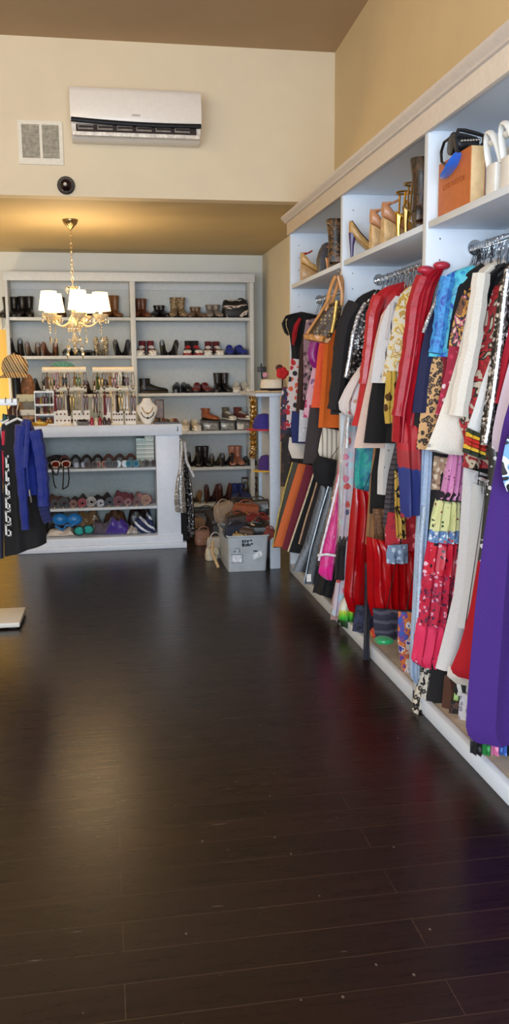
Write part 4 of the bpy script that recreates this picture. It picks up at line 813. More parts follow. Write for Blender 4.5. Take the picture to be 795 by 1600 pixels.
# ---- near bay, lower layer
sk = G('patchwork_skirt', 'tiered patchwork maxi skirt in pink, yellow and red bandana prints', 'skirt', 3.525, [(702, 705), (695, 735), (688, 770), (682, 778)], [(728, 705), (726, 740), (722, 776), (720, 782)], cells((224, 150, 196), [(120, 60, 110), (224, 150, 196), (236, 190, 216)], 48, .26), hang=False, t=.06, amp=.012, folds=4)
for nm, Lp, Rp, mt, lb in (('waist_band', [(682, 767), (680, 780)], [(720, 769), (718, 784)], fabric((34, 26, 32)), 'black band'),
        ('skirt_tier', [(680, 779), (674, 805), (671, 828)], [(719, 782), (718, 828)], cells((222, 222, 160), [(60, 70, 40), (222, 222, 160), (150, 60, 60), (222, 222, 160)], 52, .3), 'pale yellow printed tier'),
        ('skirt_tier', [(671, 826), (668, 846)], [(718, 826), (717, 848)], cells((110, 146, 190), [(220, 226, 232), (206, 90, 90), (90, 120, 170), (220, 226, 232)], 60, .45), 'blue and white floral tier'),
        ('skirt_tier', [(668, 845), (663, 870), (660, 896)], [(717, 846), (714, 898)], cells((206, 36, 62), [(236, 190, 204), (206, 36, 62), (30, 26, 40), (206, 36, 62)], 38, .38, .3), 'red and white bandana tier'),
        ('skirt_tier', [(660, 894), (654, 940), (650, 975)], [(714, 896), (706, 978)], cells((196, 30, 64), [(140, 40, 80), (226, 160, 180), (90, 30, 60), (170, 30, 60)], 62, .46), 'dark paisley tier'),
        ('skirt_tier', [(650, 973), (645, 1010), (642, 1032), (655, 1040)], [(706, 976), (698, 1012), (684, 1042)], cells((222, 48, 92), [(130, 30, 60), (222, 48, 92), (222, 48, 92), (236, 200, 210)], 44, .24), 'bright pink spotted tier')):
    g = garment(nm, '', '', 3.525, Lp, Rp, mt, t=.068, amp=.012, folds=4, parent=sk, rows=max(3, len(Lp) * 3)); g['label'] = lb
G('beige_lace_skirt', 'beige lace strip left of the pink patchwork tier', 'skirt', 3.55, [(678, 712), (675, 740), (673, 765)], [(694, 712), (690, 766)], cells((160, 130, 104), [(206, 186, 160), (120, 90, 70)], 40, .4), hang=False)
o = G('white_trousers', 'long white trousers hanging right of the patchwork skirt', 'trousers', 3.42, [(724, 730), (720, 790), (716, 860), (708, 930), (696, 980), (686, 1020), (680, 1044)], [(748, 730), (744, 800), (738, 880), (728, 950), (714, 1010), (702, 1052)], fabric((220, 218, 218), vary=.02), hang=False, t=.07, folds=1.5)
G('white_jeans', 'second white trouser leg right of the long white trousers', 'trousers', 3.36, [(738, 755), (732, 840), (724, 920), (712, 980)], [(752, 755), (747, 850), (740, 920), (728, 985)], fabric((214, 214, 212), vary=.02), hang=False)
G('black_column_dress', 'black dress sliver above the white trousers', 'dress', 3.44, [(740, 700), (738, 740), (736, 770)], [(760, 700), (758, 780)], BLACK, hang=False)
G('red_gown', 'plain scarlet gown left of the purple gown', 'gown', 3.26, [(752, 840), (744, 890), (734, 950), (718, 1010), (702, 1048), (716, 1058)], [(768, 840), (760, 900), (750, 980), (738, 1066)], fabric((186, 14, 30), vary=.05), hang=False, t=.06)
G('white_lined_hem', 'white lining hem below the scarlet gown', 'skirt', 3.3, [(700, 1040), (698, 1056), (712, 1068)], [(728, 1050), (729, 1074)], IVORY, hang=False, t=.05)
G('black_maxi', 'black velvet maxi hem below the pink spotted tier', 'skirt', 3.5, [(676, 1030), (668, 1080), (660, 1130), (672, 1136)], [(700, 1032), (698, 1090), (690, 1146)], fabric((22, 18, 20)), hang=False, t=.07)
G('cheetah_skirt', 'black and cream cheetah print hem at the base curb', 'skirt', 3.55, [(662, 1030), (654, 1060), (645, 1095), (643, 1124), (656, 1130)], [(674, 1030), (668, 1080), (662, 1134)], leopard((206, 196, 180), (24, 22, 24), 46), hang=False, t=.06)
G('brown_satin_skirt', 'brown satin pleated hem beside the black velvet hem', 'skirt', 3.43, [(694, 1055), (690, 1100), (688, 1142), (697, 1152)], [(714, 1060), (710, 1110), (704, 1152)], satin((84, 52, 42)), hang=False, t=.06, folds=4)
G('zebra_skirt', 'zebra striped hem left of the purple gown', 'skirt', 3.34, [(712, 1064), (708, 1078), (712, 1086)], [(730, 1066), (730, 1088)], stripes([(24, 22, 24), (224, 222, 220)], 36, 0, .7, 1.2), hang=False)
G('lime_skirt', 'pale lime hem hanging under the zebra hem', 'skirt', 3.4, [(710, 1080), (706, 1110), (705, 1130)], [(720, 1082), (718, 1132)], fabric((176, 214, 140)), hang=False)
G('grey_print_skirt', 'pale grey patterned hem left of the purple gown', 'skirt', 3.3, [(719, 1082), (716, 1110), (716, 1128)], [(730, 1082), (730, 1130)], cells((206, 206, 216), [(150, 150, 166), (226, 226, 230)], 34, .4), hang=False)
G('dark_lace_hem', 'black and brown lace hem bunched left of the purple gown', 'skirt', 3.36, [(704, 1095), (698, 1130), (700, 1160)], [(724, 1095), (726, 1168)], blotch([(0, (24, 20, 20)), (.5, (90, 60, 50)), (.56, (24, 20, 22)), (.66, (170, 150, 140))], 22), hang=False, t=.05)
for i, (x, c, lab) in enumerate(((738, (24, 22, 26), 'black hem peeking below the purple gown, leftmost'), (752, (40, 130, 60), 'green print hem peeking below the purple gown'), (764, (214, 120, 160), 'pink hem peeking below the purple gown'), (775, (70, 110, 190), 'blue hem peeking below the purple gown'), (786, (26, 24, 28), 'black hem peeking below the purple gown, rightmost'))):
    G('skirt', lab, 'skirt', 2.885 + .008 * i, [(x, 1100), (x - 3, 1150), (x - 4, 1176)], [(x + 16, 1100), (x + 15, 1180)], cells(c, [tuple(min(255, v + 60) for v in c), c], 30, .3), hang=False, t=.03)
# ---- bare hook clusters on the rails
for k in range(12):
    hanger(3.60 - k * .019 + random.uniform(-.004, .004), 'bare chrome hook crowded at the near rail end', CHROME, 'hook cluster on the near rail', half=.12)
for k in range(14):
    hanger(4.9 - k * .07 + random.uniform(-.01, .01), 'chrome hook among many along the middle rail', CHROME, 'hook cluster on the middle rail', half=.12)
for k in range(5):
    hanger(6.28 - k * .05, 'chrome hook at the far rail end', CHROME, 'hook cluster on the far rail', half=.12)

# ---- monogram tote hung from the divider
mono = cells((74, 54, 38), [(150, 120, 66), (74, 54, 38), (122, 96, 56), (168, 140, 84)], 46, .3, .45, .25)
TAN = leather((196, 136, 74))
Yt = 4.88
tote = garment('tote_bag', 'brown and gold monogram tote with tan handles hung on the divider', 'tote bag', Yt, [(512, 476), (498, 490), (488, 506), (478, 524)], [(534, 468), (533, 490), (528, 508), (515, 530)], mono, t=.10, folds=1, amp=.004)
b = garment('base_trim', '', '', Yt, [(479, 520), (473, 524), (476, 530)], [(519, 526), (516, 532), (512, 537)], TAN, t=.112, parent=tote, rows=4); b['label'] = 'tan leather base'
strip(tote, 'side_trim', Yt - .045, [(516, 462), (500, 490), (479, 522)], .007, TAN, 'tan leather edging')
for k, dx in enumerate((-5, 4)):
    strip(tote, 'handle', Yt - .03 + .05 * k, [(512 + dx / 2, 486), (518 + dx, 462), (525 + dx, 440), (529 + dx / 2, 428), (533 + dx / 2, 440), (535, 460), (533, 478)], .011, TAN, 'tan leather handle')
strip(tote, 'fringe', Yt - .06, [(526, 470), (522, 500), (518, 520)], .01, plain((206, 170, 90), .4, .5), 'gold tassel')
pk = at(529, 426, Yt); tag(obj('wall_hook', MB().tube([(pk.x, 4.928, pk.z + .01), (pk.x, 4.87, pk.z - .004), (pk.x, 4.845, pk.z + .012)], .005, 6), CHROME), 'small chrome hook on the divider carrying the monogram tote', 'hook')
# ------------------------------------------------------------------ left clothes rack and its coats
YR = 5.4
rk = thing('clothes_rack', 'white clothes rack with flat foot plate at the left edge', 'clothes rack', (-.8, YR, 0))
pe = at(27, 628, YR); RW = plain((226, 228, 230), .35, 0, .01)
obj('rail', MB().box((-1.75, YR - .015, pe.z - .02), (pe.x, YR + .015, pe.z + .02)), RW, rk, bevel=.004)
q = [atz(0, 985, 0), atz(31, 983, 0), atz(41, 958, 0)]
obj('foot_plate', MB().rings([[Vector((-1.2, q[1].y, z)), Vector((q[1].x, q[1].y, z)), Vector((q[2].x, q[2].y, z)), Vector((-1.2, q[2].y, z))] for z in (.012, .04)]), plain((214, 210, 200), .4, 0, .01), rk, bevel=.004, label='white foot plate')
obj('rubber_pads', MB().box((q[1].x - .06, q[1].y + .03, 0), (q[1].x - .02, q[1].y + .07, .012)).box((q[1].x - .04, q[2].y - .09, 0), (q[1].x - .01, q[2].y - .05, .012)), plain((30, 30, 32), .6), rk)
obj('post', MB().box((-1.1, YR - .02, .04), (-1.06, YR + .02, pe.z - .02)), RW, rk, bevel=.004)
def rhanger(x, Y, lab):
    h = thing('clothes_hanger', lab, 'hanger', (x, Y, pe.z - .12))
    c = [(x, YR + .03 * sin(a), pe.z + .001 + .026 * cos(a)) for a in [radians(-100 + 20 * k) for k in range(11)]] + [(x, Y, pe.z - .05), (x, Y, pe.z - .09)]
    obj('hook', MB().tube(c, .003, 6), CHROME, h)
    obj('shoulder_bar', MB().tube([(x - .07, Y, pe.z - .125), (x, Y, pe.z - .092), (x + .07, Y, pe.z - .125)], .008, 6), plain((214, 212, 206), .3), h)
o = garment('navy_coat', 'dark navy coat cut off by the left edge of the photo', 'coat', 5.5, [(-30, 652), (-38, 720), (-40, 800), (-38, 868)], [(-2, 652), (4, 700), (5, 800), (6, 872)], fabric((38, 44, 66)), t=.09)
o = garment('red_shirt', 'black and red shirt behind the key pattern jacket', 'shirt', 5.46, [(4, 646), (2, 670), (3, 720), (6, 780)], [(18, 650), (17, 690), (12, 740), (14, 780)], blotch([(0, (190, 36, 60)), (.5, (24, 22, 30)), (.6, (40, 80, 70))], 7), t=.05)
rhanger(at(11, 640, 5.44).x, 5.46, 'hook hanger carrying the black and red shirt')
kj = garment('black_jacket', 'long black jacket with white Greek key strip down the front', 'jacket', 5.40, [(16, 648), (8, 668), (6, 720), (4, 800), (6, 840), (7, 870)], [(34, 650), (46, 672), (58, 740), (69, 800), (72, 830), (73, 848)], fabric((15, 14, 16)), t=.10, folds=2)
rhanger(at(20, 640, 5.40).x, 5.40, 'hook hanger carrying the Greek key jacket')
garment('lining_hem', '', '', 5.43, [(8, 852), (9, 860), (14, 864)], [(28, 856), (28, 862), (26, 866)], fabric((160, 26, 48)), t=.05, parent=kj, rows=3)
# greek key meander strip
key = MB(); yk = 5.335
def kb(x0, y0, x1, y1):
    a, b = at(min(x0, x1), max(y0, y1), yk), at(max(x0, x1), min(y0, y1), yk); key.box((a.x, yk, a.z), (b.x, yk + .02, b.z))
for k in range(6):
    y = 838 - k * 21.0; xx = 8.5 + k * .1; w = 9 - k * .9; s_ = 18.5; th = 2.0
    kb(xx, y - s_, xx + th, y); kb(xx, y - th, xx + w, y); kb(xx + w - th, y - s_ * .55, xx + w, y)
    kb(xx + w * .45, y - s_ * .55, xx + w, y - s_ * .55 + th); kb(xx, y - s_, xx + w, y - s_ + th); kb(xx + w - th, y - s_ - 3, xx + w, y - s_ + th)
obj('key_trim', key, plain((206, 204, 200), .6), kj, label='white Greek key strip')
BLU = leather((22, 38, 116))
bj = garment('blue_jacket', 'royal blue leather jacket with long sleeves on the left rack', 'jacket', 5.28, [(38, 654), (29, 662), (27, 690), (29, 730), (34, 775)], [(48, 656), (58, 680), (66, 720), (71, 770)], BLU, t=.10, folds=2)
strip(bj, 'sleeve', 5.22, [(33, 664), (30, 700), (33, 745), (37, 790), (40, 827)], (.034, .024), BLU)
strip(bj, 'sleeve', 5.2, [(54, 672), (60, 700), (66, 745), (68, 790)], (.04, .036), BLU)
strip(bj, 'lower_cuff', 5.24, [(67, 780), (70, 800), (75, 815)], (.034, .03), fabric((26, 32, 80)), 'dark navy cuff')
strip(bj, 'lapel', 5.2, [(44, 658), (42, 690), (40, 730)], (.016, .02), BLU)
strip(bj, 'zipper', 5.215, [(46, 765), (47, 775), (49, 785)], .006, CHROME, 'silver zipper')
garment('black_inner', '', '', 5.30, [(42, 660), (38, 672)], [(52, 668), (50, 680)], BLACK, t=.04, parent=bj)
rhanger(at(26, 640, 5.29).x, 5.30, 'hook hanger carrying the royal blue leather jacket')

# ------------------------------------------------------------------ on the counter top
ZT = 1.0625
def ctp(px, Y): return at(px, 650, Y).x
def jstand(x0, x1, xp, yt, name_lab, Y, n1, n2):
    A, B = ctp(x0, Y), ctp(x1, Y); P = ctp(xp, Y)
    IV = plain((238, 224, 196), .5, 0, .03)
    st = thing('jewellery_stand', name_lab, 'jewellery stand', (P, Y, ZT))
    obj('base', MB().lathe([(.07, ZT), (.07, ZT + .012), (.02, ZT + .02)], (P, Y, 0), 18), IV, st)
    zt_ = at(x0, yt, Y).z; zm_ = at(x0, yt + 29, Y).z
    obj('post', MB().tube([(P, Y, ZT + .015), (P, Y, zt_ + .012)], .012, 10), IV, st)
    for z in (zt_, zm_): obj('bar', MB().tube([(A, Y, z), (B, Y, z)], .028, 12), IV, st)
    return st, A, B, zt_, zm_
JC = [(126, 92, 56), (160, 128, 76), (92, 44, 40), (64, 54, 52), (186, 166, 132), (86, 96, 50), (136, 96, 92), (160, 156, 152), (98, 70, 52), (34, 28, 30), (150, 118, 60), (110, 44, 48)]
def hang_jewel(kind, x, Y, z, ln, col, label, group):
    m = MB(); r = random.Random(int(x * 1e4) + int(z * 1e3))
    met = plain(col, .3, .5 if r.random() < .6 else 0, .15, 0, 90)
    if kind == 'necklace':
        w = .013; pts = [(x + w * cos(a) * (1 if True else 1), Y - .021 - .004 * sin(a), z - ln / 2 + (ln / 2 + .016) * sin(a)) for a in [2 * pi * k / 20 for k in range(20)]]
        m.tube(pts, .004, 5, True)
        for k in range(10, 20, 2): m.ball(pts[k], .0065, 5)
        nm = 'necklace'
    elif kind == 'earrings':
        for s_ in (-1, 1):
            m.tube([(x + .012 * s_, Y - .02, z + .008), (x + .012 * s_, Y - .022, z - .02)], .002, 4)
            m.lathe([(.001, z - .018), (.009, z - .03), (.011, z - .045), (.006, z - ln), (.001, z - ln - .01)], (x + .012 * s_, Y - .022, 0), 6)
        nm = 'earrings'
    elif kind == 'tassel':
        m.tube([(x, Y - .02, z + .02), (x, Y - .024, z - .02)], .005, 6)
        m.lathe([(.001, z - .01), (.012, z - .02), (.012, z - .035), (.017, z - ln), (.001, z - ln)], (x, Y - .022, 0), 8); nm = 'tassel_necklace'
    tag(obj(nm, m, met), label, nm.split('_')[-1], group)
for tag_, x0, x1, xp, yt, Y in (('left', 69, 137, 104, 579, 7.56), ('right', 147, 211, 180, 579, 7.56)):
    st, A, B, z1, z2 = jstand(x0, x1, xp, yt, 'ivory two-bar jewellery stand on the counter, %s of the two' % tag_, Y, 9, 9)
    n = 13
    for k in range(n):
        x = lerp(A + .012, B - .012, k / (n - 1)); kd = ('necklace', 'tassel', 'earrings', 'necklace')[k % 4]
        hang_jewel(kd, x, Y - .012, z1 - .034, .085 + .04 * random.random(), JC[(k * 5 + (3 if tag_ == 'left' else 0)) % 12], '%s hanging from the upper bar of the %s jewellery stand' % ('dangling jewellery', tag_), 'jewellery on the upper bar of the %s stand' % tag_)
    for k in range(n):
        x = lerp(A + .012, B - .012, k / (n - 1)); kd = ('earrings', 'necklace', 'necklace', 'tassel')[k % 4]
        hang_jewel(kd, x, Y - .012, z2 - .034, .14 + .08 * random.random(), JC[(k * 7 + 2) % 12], '%s hanging from the lower bar of the %s jewellery stand' % ('dangling jewellery', tag_), 'jewellery on the lower bar of the %s stand' % tag_)
# cards of earrings leaning at the foot of the stands
for x0, x1, y0, y1, lab, Y in ((86, 110, 641, 659, 'cream earring card at the foot of the left stand, its left', 7.50), (114, 140, 641, 655, 'cream earring card at the foot of the left stand, its right', 7.50),
                            (176, 192, 642, 659, 'cream earring card at the foot of the right stand, its left', 7.50), (196, 212, 642, 658, 'cream earring card at the foot of the right stand, its right', 7.50),
                            (184, 202, 619, 639, 'plain white square card on the right stand', 7.525), (161, 172, 622, 652, 'tall white narrow card before the right stand', 7.51)):
    A, B = at(x0, y1, Y), at(x1, y0, Y)
    c = thing('earring_card', lab, 'card', ((A.x + B.x) / 2, Y, max(ZT, A.z)))
    zb_ = ZT if y1 > 645 else A.z
    obj('card', MB().add([(A.x, Y, zb_), (B.x, Y, zb_), (B.x, Y + .02, B.z), (A.x, Y + .02, B.z), (A.x, Y + .004, zb_), (B.x, Y + .004, zb_), (B.x, Y + .024, B.z), (A.x, Y + .024, B.z)], [(0, 1, 2, 3), (4, 7, 6, 5), (0, 4, 5, 1), (1, 5, 6, 2), (2, 6, 7, 3), (3, 7, 4, 0)]), plain((236, 230, 220), .6, 0, .03), c)
    if y1 > 653 or x0 == 114:
        e = MB()
        for i in range(4):
            for j in range(2):
                x = lerp(A.x, B.x, (i + .5) / 4); z = lerp(zb_ + .02, B.z, (j + .4) / 2); e.ball((x, Y - .003 + .02 * (z - zb_) / (B.z - zb_), z), .008, 5)
        obj('earring_studs', e, plain((120, 84, 62), .3, .4, .4, 0, 120), c)
# necklace bust
Yb_ = 7.54; bc = at(230, 640, Yb_)
bu = thing('necklace_bust', 'white necklace display bust at the right end of the counter', 'display bust', (bc.x, Yb_, ZT))
outl = [(-.03, .0), (-.055, .03), (-.075, .075), (-.092, .12), (-.088, .145), (-.05, .175), (-.035, .205), (-.028, .215)]
rings = []
for (x, z) in outl:
    w = -x; d = .03 + .018 * sin(min(1, z / .12) * pi)
    rings.append([Vector((bc.x + w * (abs(cos(a)) ** .8) * (1 if cos(a) > 0 else -1), Yb_ + .03 * z / .2 + d * sin(a), ZT + z)) for a in [2 * pi * j / 18 for j in range(18)]])
obj('bust', MB().rings(rings), plain((236, 228, 214), .55, 0, .02), bu, bevel=0)
for k, (r, dz, c) in enumerate(((.045, .10, (190, 160, 90)), (.055, .06, (60, 50, 46)))):
    nm = MB(); pts = [(bc.x + r * sin(a), Yb_ - .052 + .02 * (1 - abs(cos(a))) + .01, ZT + dz + .05 + .06 * (-cos(a)) + (.04 if k == 0 else .0) * 0) for a in [radians(-80 + 10 * j) for j in range(17)]]
    nm.tube(pts, .0035, 5); nm.ball(pts[8], .01, 6)
    tag(obj('necklace', nm, plain(c, .3, .6)), ('fine gold necklace' if k == 0 else 'dark pendant necklace') + ' on the white display bust', 'necklace')
# brown book / frame behind bust, jewellery tray at right end
A, B = at(242, 648, 7.66), at(254, 624, 7.66)
pf = thing('picture_frame', 'small brown wooden frame behind the white display bust', 'frame', ((A.x + B.x) / 2, 7.66, ZT))
obj('frame', MB().box((A.x, 7.655, ZT), (B.x + .01, 7.675, B.z)), plain((84, 60, 48), .5), pf, bevel=.003)
obj('picture', MB().box((A.x + .01, 7.652, ZT + .015), (B.x, 7.656, B.z - .012)), plain((110, 84, 70), .4), pf)
A, B = ctp(241, 7.5), ctp(279, 7.5)
tr = thing('jewellery_tray', 'flat dark tray of jewellery at the right counter end', 'tray', ((A + B) / 2, 7.53, ZT))
obj('tray_base', MB().box((A, 7.475, ZT), (B, 7.62, ZT + .008)), plain((96, 76, 62), .5), tr, bevel=.002)
obj('tray_rim', MB().box((A, 7.47, ZT), (B, 7.476, ZT + .016)).box((A, 7.62, ZT), (B, 7.626, ZT + .016)).box((A - .005, 7.47, ZT), (A, 7.626, ZT + .016)).box((B, 7.47, ZT), (B + .005, 7.626, ZT + .016)), plain((60, 46, 40), .4), tr)
for k in range(9):
    x = lerp(A + .02, B - .02, k / 8); y = 7.5 + .08 * random.random(); m = MB(); r = .014 + .008 * random.random()
    m.tube([(x + r * cos(a), y + r * .6 * sin(a), ZT + .012 + r * (.9 + .5 * sin(a))) for a in [2 * pi * j / 12 for j in range(12)]], .004, 5, True).ball((x, y - r * .6, ZT + .008 + r * 1.2), .009, 6)
    tag(obj('bracelet', m, plain(((110, 84, 66), (60, 46, 44), (170, 140, 110), (130, 60, 50))[k % 4], .3, .4)), 'small bracelet lying in the flat dark tray', 'bracelet', 'bracelets in the flat tray')
fo = thing('folding_fan', 'teal folding fan lying over the left jewellery stand', 'fan', (ctp(101, 7.6), 7.6, at(101, 574, 7.6).z))
fz = at(101, 575, 7.6).z + .004
m = MB(); fc = ctp(101, 7.6); n_ = 14
rg_ = [[Vector((fc + r * cos(a), 7.6 + .006 * (j % 2), fz + (r - .02) * sin(a) * .62)) for j, a in enumerate([pi * k / n_ for k in range(n_ + 1)])] for r in (.03, .10)]
m.rings([rg_[0] + [q + Vector((0, .003, 0)) for q in rg_[0][::-1]], rg_[1] + [q + Vector((0, .003, 0)) for q in rg_[1][::-1]]])
obj('leaf', m, fabric((96, 150, 130)), fo)
obj('guard_stick', MB().tube([(fc - .10, 7.598, fz + .004), (fc, 7.598, fz), (fc + .10, 7.598, fz + .004)], .005, 6), plain((170, 120, 90), .5), fo)
# white three-shelf trinket rack
A, B = at(55, 661, 7.52), at(84, 613, 7.52)
tk = thing('trinket_rack', 'small white rack with three trinket shelves on the counter', 'rack', ((A.x + B.x) / 2, 7.6, ZT))
WR = plain((232, 230, 226), .4)
for x in (A.x, B.x - .008): obj('side', MB().box((x, 7.52, ZT), (x + .008, 7.64, B.z)), WR, tk)
obj('back', MB().box((A.x, 7.635, ZT), (B.x, 7.642, B.z)), plain((190, 184, 176), .5), tk)
zs3 = [ZT + .003, at(60, 649, 7.52).z, at(60, 633.5, 7.52).z, B.z]
for z in zs3: obj('tray', MB().box((A.x, 7.515, z - .003), (B.x, 7.64, z + .012)), WR, tk)
for j in range(3):
    for k in range(5):
        x = lerp(A.x + .028, B.x - .028, k / 4); m = MB().lathe([(.001, 0), (.014, .0), (.016, .02), (.010, .04), (.012, .048), (.001, .055)], (x, 7.56, zs3[j] + .0125), 8)
        tag(obj('trinket', m, plain(((170, 80, 70), (90, 110, 96), (60, 50, 50), (206, 190, 160), (120, 60, 60), (180, 150, 70))[(k + 2 * j) % 6], .3)), 'small trinket on the white three-shelf rack', 'trinket', 'trinkets on the white rack')
# gift boxes and basket left of it
for x0, x1, y0, y1, Y, c, nm, lab in ((26, 54, 616, 628, 7.62, (206, 196, 158), 'gift_box', 'pale yellow printed box lying on the grey box'), (36, 55, 628, 640, 7.6, (126, 118, 106), 'gift_box', 'grey box between cream box and yellow box'), (30, 56, 640, 649, 7.58, (222, 214, 196), 'gift_box', 'cream flat box under the grey box'), (40, 83, 650, 664, 7.5, None, 'trinket_dish', 'long gilt dish full of trinkets at counter front')):
    A, B = at(x0, y1, Y), at(x1, y0, Y); zb_ = max(A.z, ZT)
    if c:
        if y1 == 649: zb_ = at(0, 650, Y).z
        m = obj(nm, MB().box((A.x, Y, zb_), (B.x, Y + .12, B.z)), cells(c, [tuple(v * .86 for v in c), c], 30, .4), None, bevel=.004); tag(m, lab, 'box')
    else:
        d_ = thing(nm, lab, 'dish', ((A.x + B.x) / 2, Y, ZT)); n_ = 16
        obj('dish', MB().rings([[Vector(((A.x + B.x) / 2 + (B.x - A.x) / 2 * k_ * cos(a), Y + .05 + .05 * k_ * sin(a), ZT + z)) for a in [2 * pi * j / n_ for j in range(n_)]] for k_, z in ((.85, 0), (1, .02), (1, .03), (.94, .028), (.8, .008))]), GOLD, d_)
        for k in range(9):
            x = lerp(A.x + .03, B.x - .03, k / 8); tag(obj('trinket', MB().ball((x, Y + .05 + random.uniform(-.02, .02), ZT + .034), .017, 7, 1, .8, 1.2), plain(((200, 150, 60), (110, 60, 40), (60, 50, 60), (180, 120, 80))[k % 4], .3, .4)), 'small gilt trinket lying in the long gilt dish', 'trinket', 'trinkets in the gilt dish')
A = at(36, 648, 7.58)
m = MB().box((A.x - .08, 7.58, ZT), (A.x + .1, 7.7, at(0, 650.5, 7.58).z)); tag(obj('wooden_box', m, plain((150, 112, 70), .5, 0, .2, 0, 30), bevel=.003), 'brown wooden box under the cream flat box', 'box')
# plaid cap on its black stand, brown felt hat beside
Yh = 7.68; hc = at(24, 590, Yh)
hs_ = thing('hat_stand', 'black cylindrical hat stand carrying the plaid cap', 'hat stand', (hc.x, Yh, ZT))
zc_ = at(24, 590, Yh).z
obj('column', MB().lathe([(.065, ZT), (.065, ZT + .01), (.04, ZT + .02), (.036, ZT + .1), (.04, zc_ - .01), (.05, zc_ + .02)], (hc.x, Yh, 0), 16), plain((26, 24, 28), .3), hs_)
PL = stripes([(196, 170, 122), (92, 70, 50), (222, 204, 160), (150, 116, 80), (60, 46, 38), (206, 184, 140)], 26, 0, .85, .25, .5)
cp = thing('newsboy_cap', 'tan and brown plaid newsboy cap on the black stand', 'cap', (hc.x, Yh, zc_))
rr = []
for z, r in ((.0, .085), (.02, .098), (.06, .105), (.1, .1), (.14, .08), (.165, .045), (.172, .005)):
    rr.append([Vector((hc.x + r * 1.0 * (1 + .05 * cos(8 * a)) * cos(a), Yh + r * .9 * (1 + .05 * cos(8 * a)) * sin(a), zc_ + .02 + z)) for a in [2 * pi * j / 32 for j in range(32)]])
obj('crown', MB().rings(rr), PL, cp)
br_ = MB().rings([[Vector((hc.x + (r * sin(b)), Yh - .03 - r * cos(b) * .95, zc_ + .035 + dz - .03 * (r - .085) / .05)) for b in [radians(-75 + 10 * j) for j in range(16)]] + [Vector((hc.x + (r * sin(b)), Yh - .03 - r * cos(b) * .95, zc_ + .028 + dz - .03 * (r - .085) / .05)) for b in [radians(75 - 10 * j) for j in range(16)]] for r, dz in ((.07, 0), (.1, 0), (.125, -.006))])
obj('brim', br_, PL, cp)
obj('button', MB().ball((hc.x, Yh, zc_ + .194), .012, 6), PL, cp)
hb = at(43, 600, 7.7)
m = MB().lathe([(.075, 0), (.08, .03), (.075, .09), (.055, .14), (.03, .165), (.001, .17)], (hb.x, 7.7, at(43, 616, 7.7).z), 16, .75, .8)
tag(obj('felt_hat', m, plain((126, 82, 50), .7, 0, .25, .2, 30)), 'brown felt hat standing right of the plaid cap stand', 'hat')
zt_ = at(43, 616, 7.7).z
tag(obj('cardboard_box', MB().box((hb.x - .09, 7.64, at(43, 641, 7.7).z - .07), (hb.x + .07, 7.76, zt_ - .001)), plain((140, 100, 60), .7), bevel=.004), 'brown box under the felt hat behind the counter boxes', 'box')
db = at(20, 617, 7.56)
m = MB().lathe([(.05, 0), (.055, .06), (.05, .13), (.02, .17), (.018, .2), (.001, .205)], (db.x, 7.56, ZT), 14)
tag(obj('perfume_bottle', m, plain((60, 30, 26), .3)), 'dark brown bottle at the left end of the counter', 'bottle')
for k, (px, c, h_) in enumerate(((156, (150, 40, 50), .07), (150, (226, 214, 190), .06), (163, (60, 40, 40), .07), (170, (80, 50, 50), .06), (143, (170, 36, 60), .07))):
    x = ctp(px, 7.495); m = MB().lathe([(.001, 0), (.016, 0), (.018, h_ * .5), (.010, h_ * .75), (.012, h_ * .8), (.001, h_)], (x, 7.495, ZT), 10)
    tag(obj('small_bottle', m, plain(c, .25)), ('red', 'cream', 'dark brown', 'plum', 'crimson')[k] + ' little bottle standing before the jewellery stands', 'bottle')
m = MB(); A, B = ctp(120, 7.49), ctp(139, 7.49)
dsh = thing('black_dish', 'low grey dish of black beads before the left stand', 'dish', ((A + B) / 2, 7.5, ZT))
obj('dish', MB().lathe([(.05, ZT), (.062, ZT + .03), (.058, ZT + .03), (.046, ZT + .008)], ((A + B) / 2, 7.52, 0), 18), plain((120, 116, 112), .4), dsh)
bd = MB()
for k in range(26): a = k * 2.4; r = .045 * sqrt(k / 26); bd.ball(((A + B) / 2 + r * cos(a), 7.52 + r * sin(a), ZT + .034 + .004 * (k % 3)), .009, 5)
o = obj('bead_heap', bd, plain((26, 24, 26), .2)); tag(o, 'heap of black beads in the low grey dish', 'beads', kind='stuff')

# ------------------------------------------------------------------ inside the counter: sunglasses and headwear
def sunglasses(px, Y, z, fc, lc, label, w=.14, group=None):
    x = at(px, 700, Y).x; g = thing('sunglasses', label, 'sunglasses', (x, Y, z), group); FM = plain(fc, .25); LM = plain(lc, .06, .3, .05)
    for s_ in (-1, 1):
        c = (x + s_ * w * .26, Y, z + .03); pts = [(c[0] + w * .2 * (abs(cos(a)) ** .8) * (1 if cos(a) > 0 else -1), Y, c[2] + .026 * (abs(sin(a)) ** .8) * (1 if sin(a) > 0 else -1)) for a in [2 * pi * j / 16 for j in range(16)]]
        obj('rim', MB().tube(pts, .005, 5, True), FM, g)
        obj('lens', MB().rings([[Vector((p[0], Y + d, p[2])) for p in pts] for d in (-.001, .002)]), LM, g)
        obj('temple', MB().tube([(x + s_ * w * .47, Y, z + .045), (x + s_ * w * .49, Y + .07, z + .045), (x + s_ * w * .47, Y + .12, z + .02)], .004, 5), FM, g)
    obj('bridge', MB().tube([(x - w * .07, Y, z + .036), (x, Y - .002, z + .042), (x + w * .07, Y, z + .036)], .004, 5), FM, g)
z1 = ZK[0] + .0005
sunglasses(94, 7.52, z1 + .012, (222, 196, 172), (120, 40, 30), 'cream framed sunglasses with reddish lenses at shelf front left', .165)
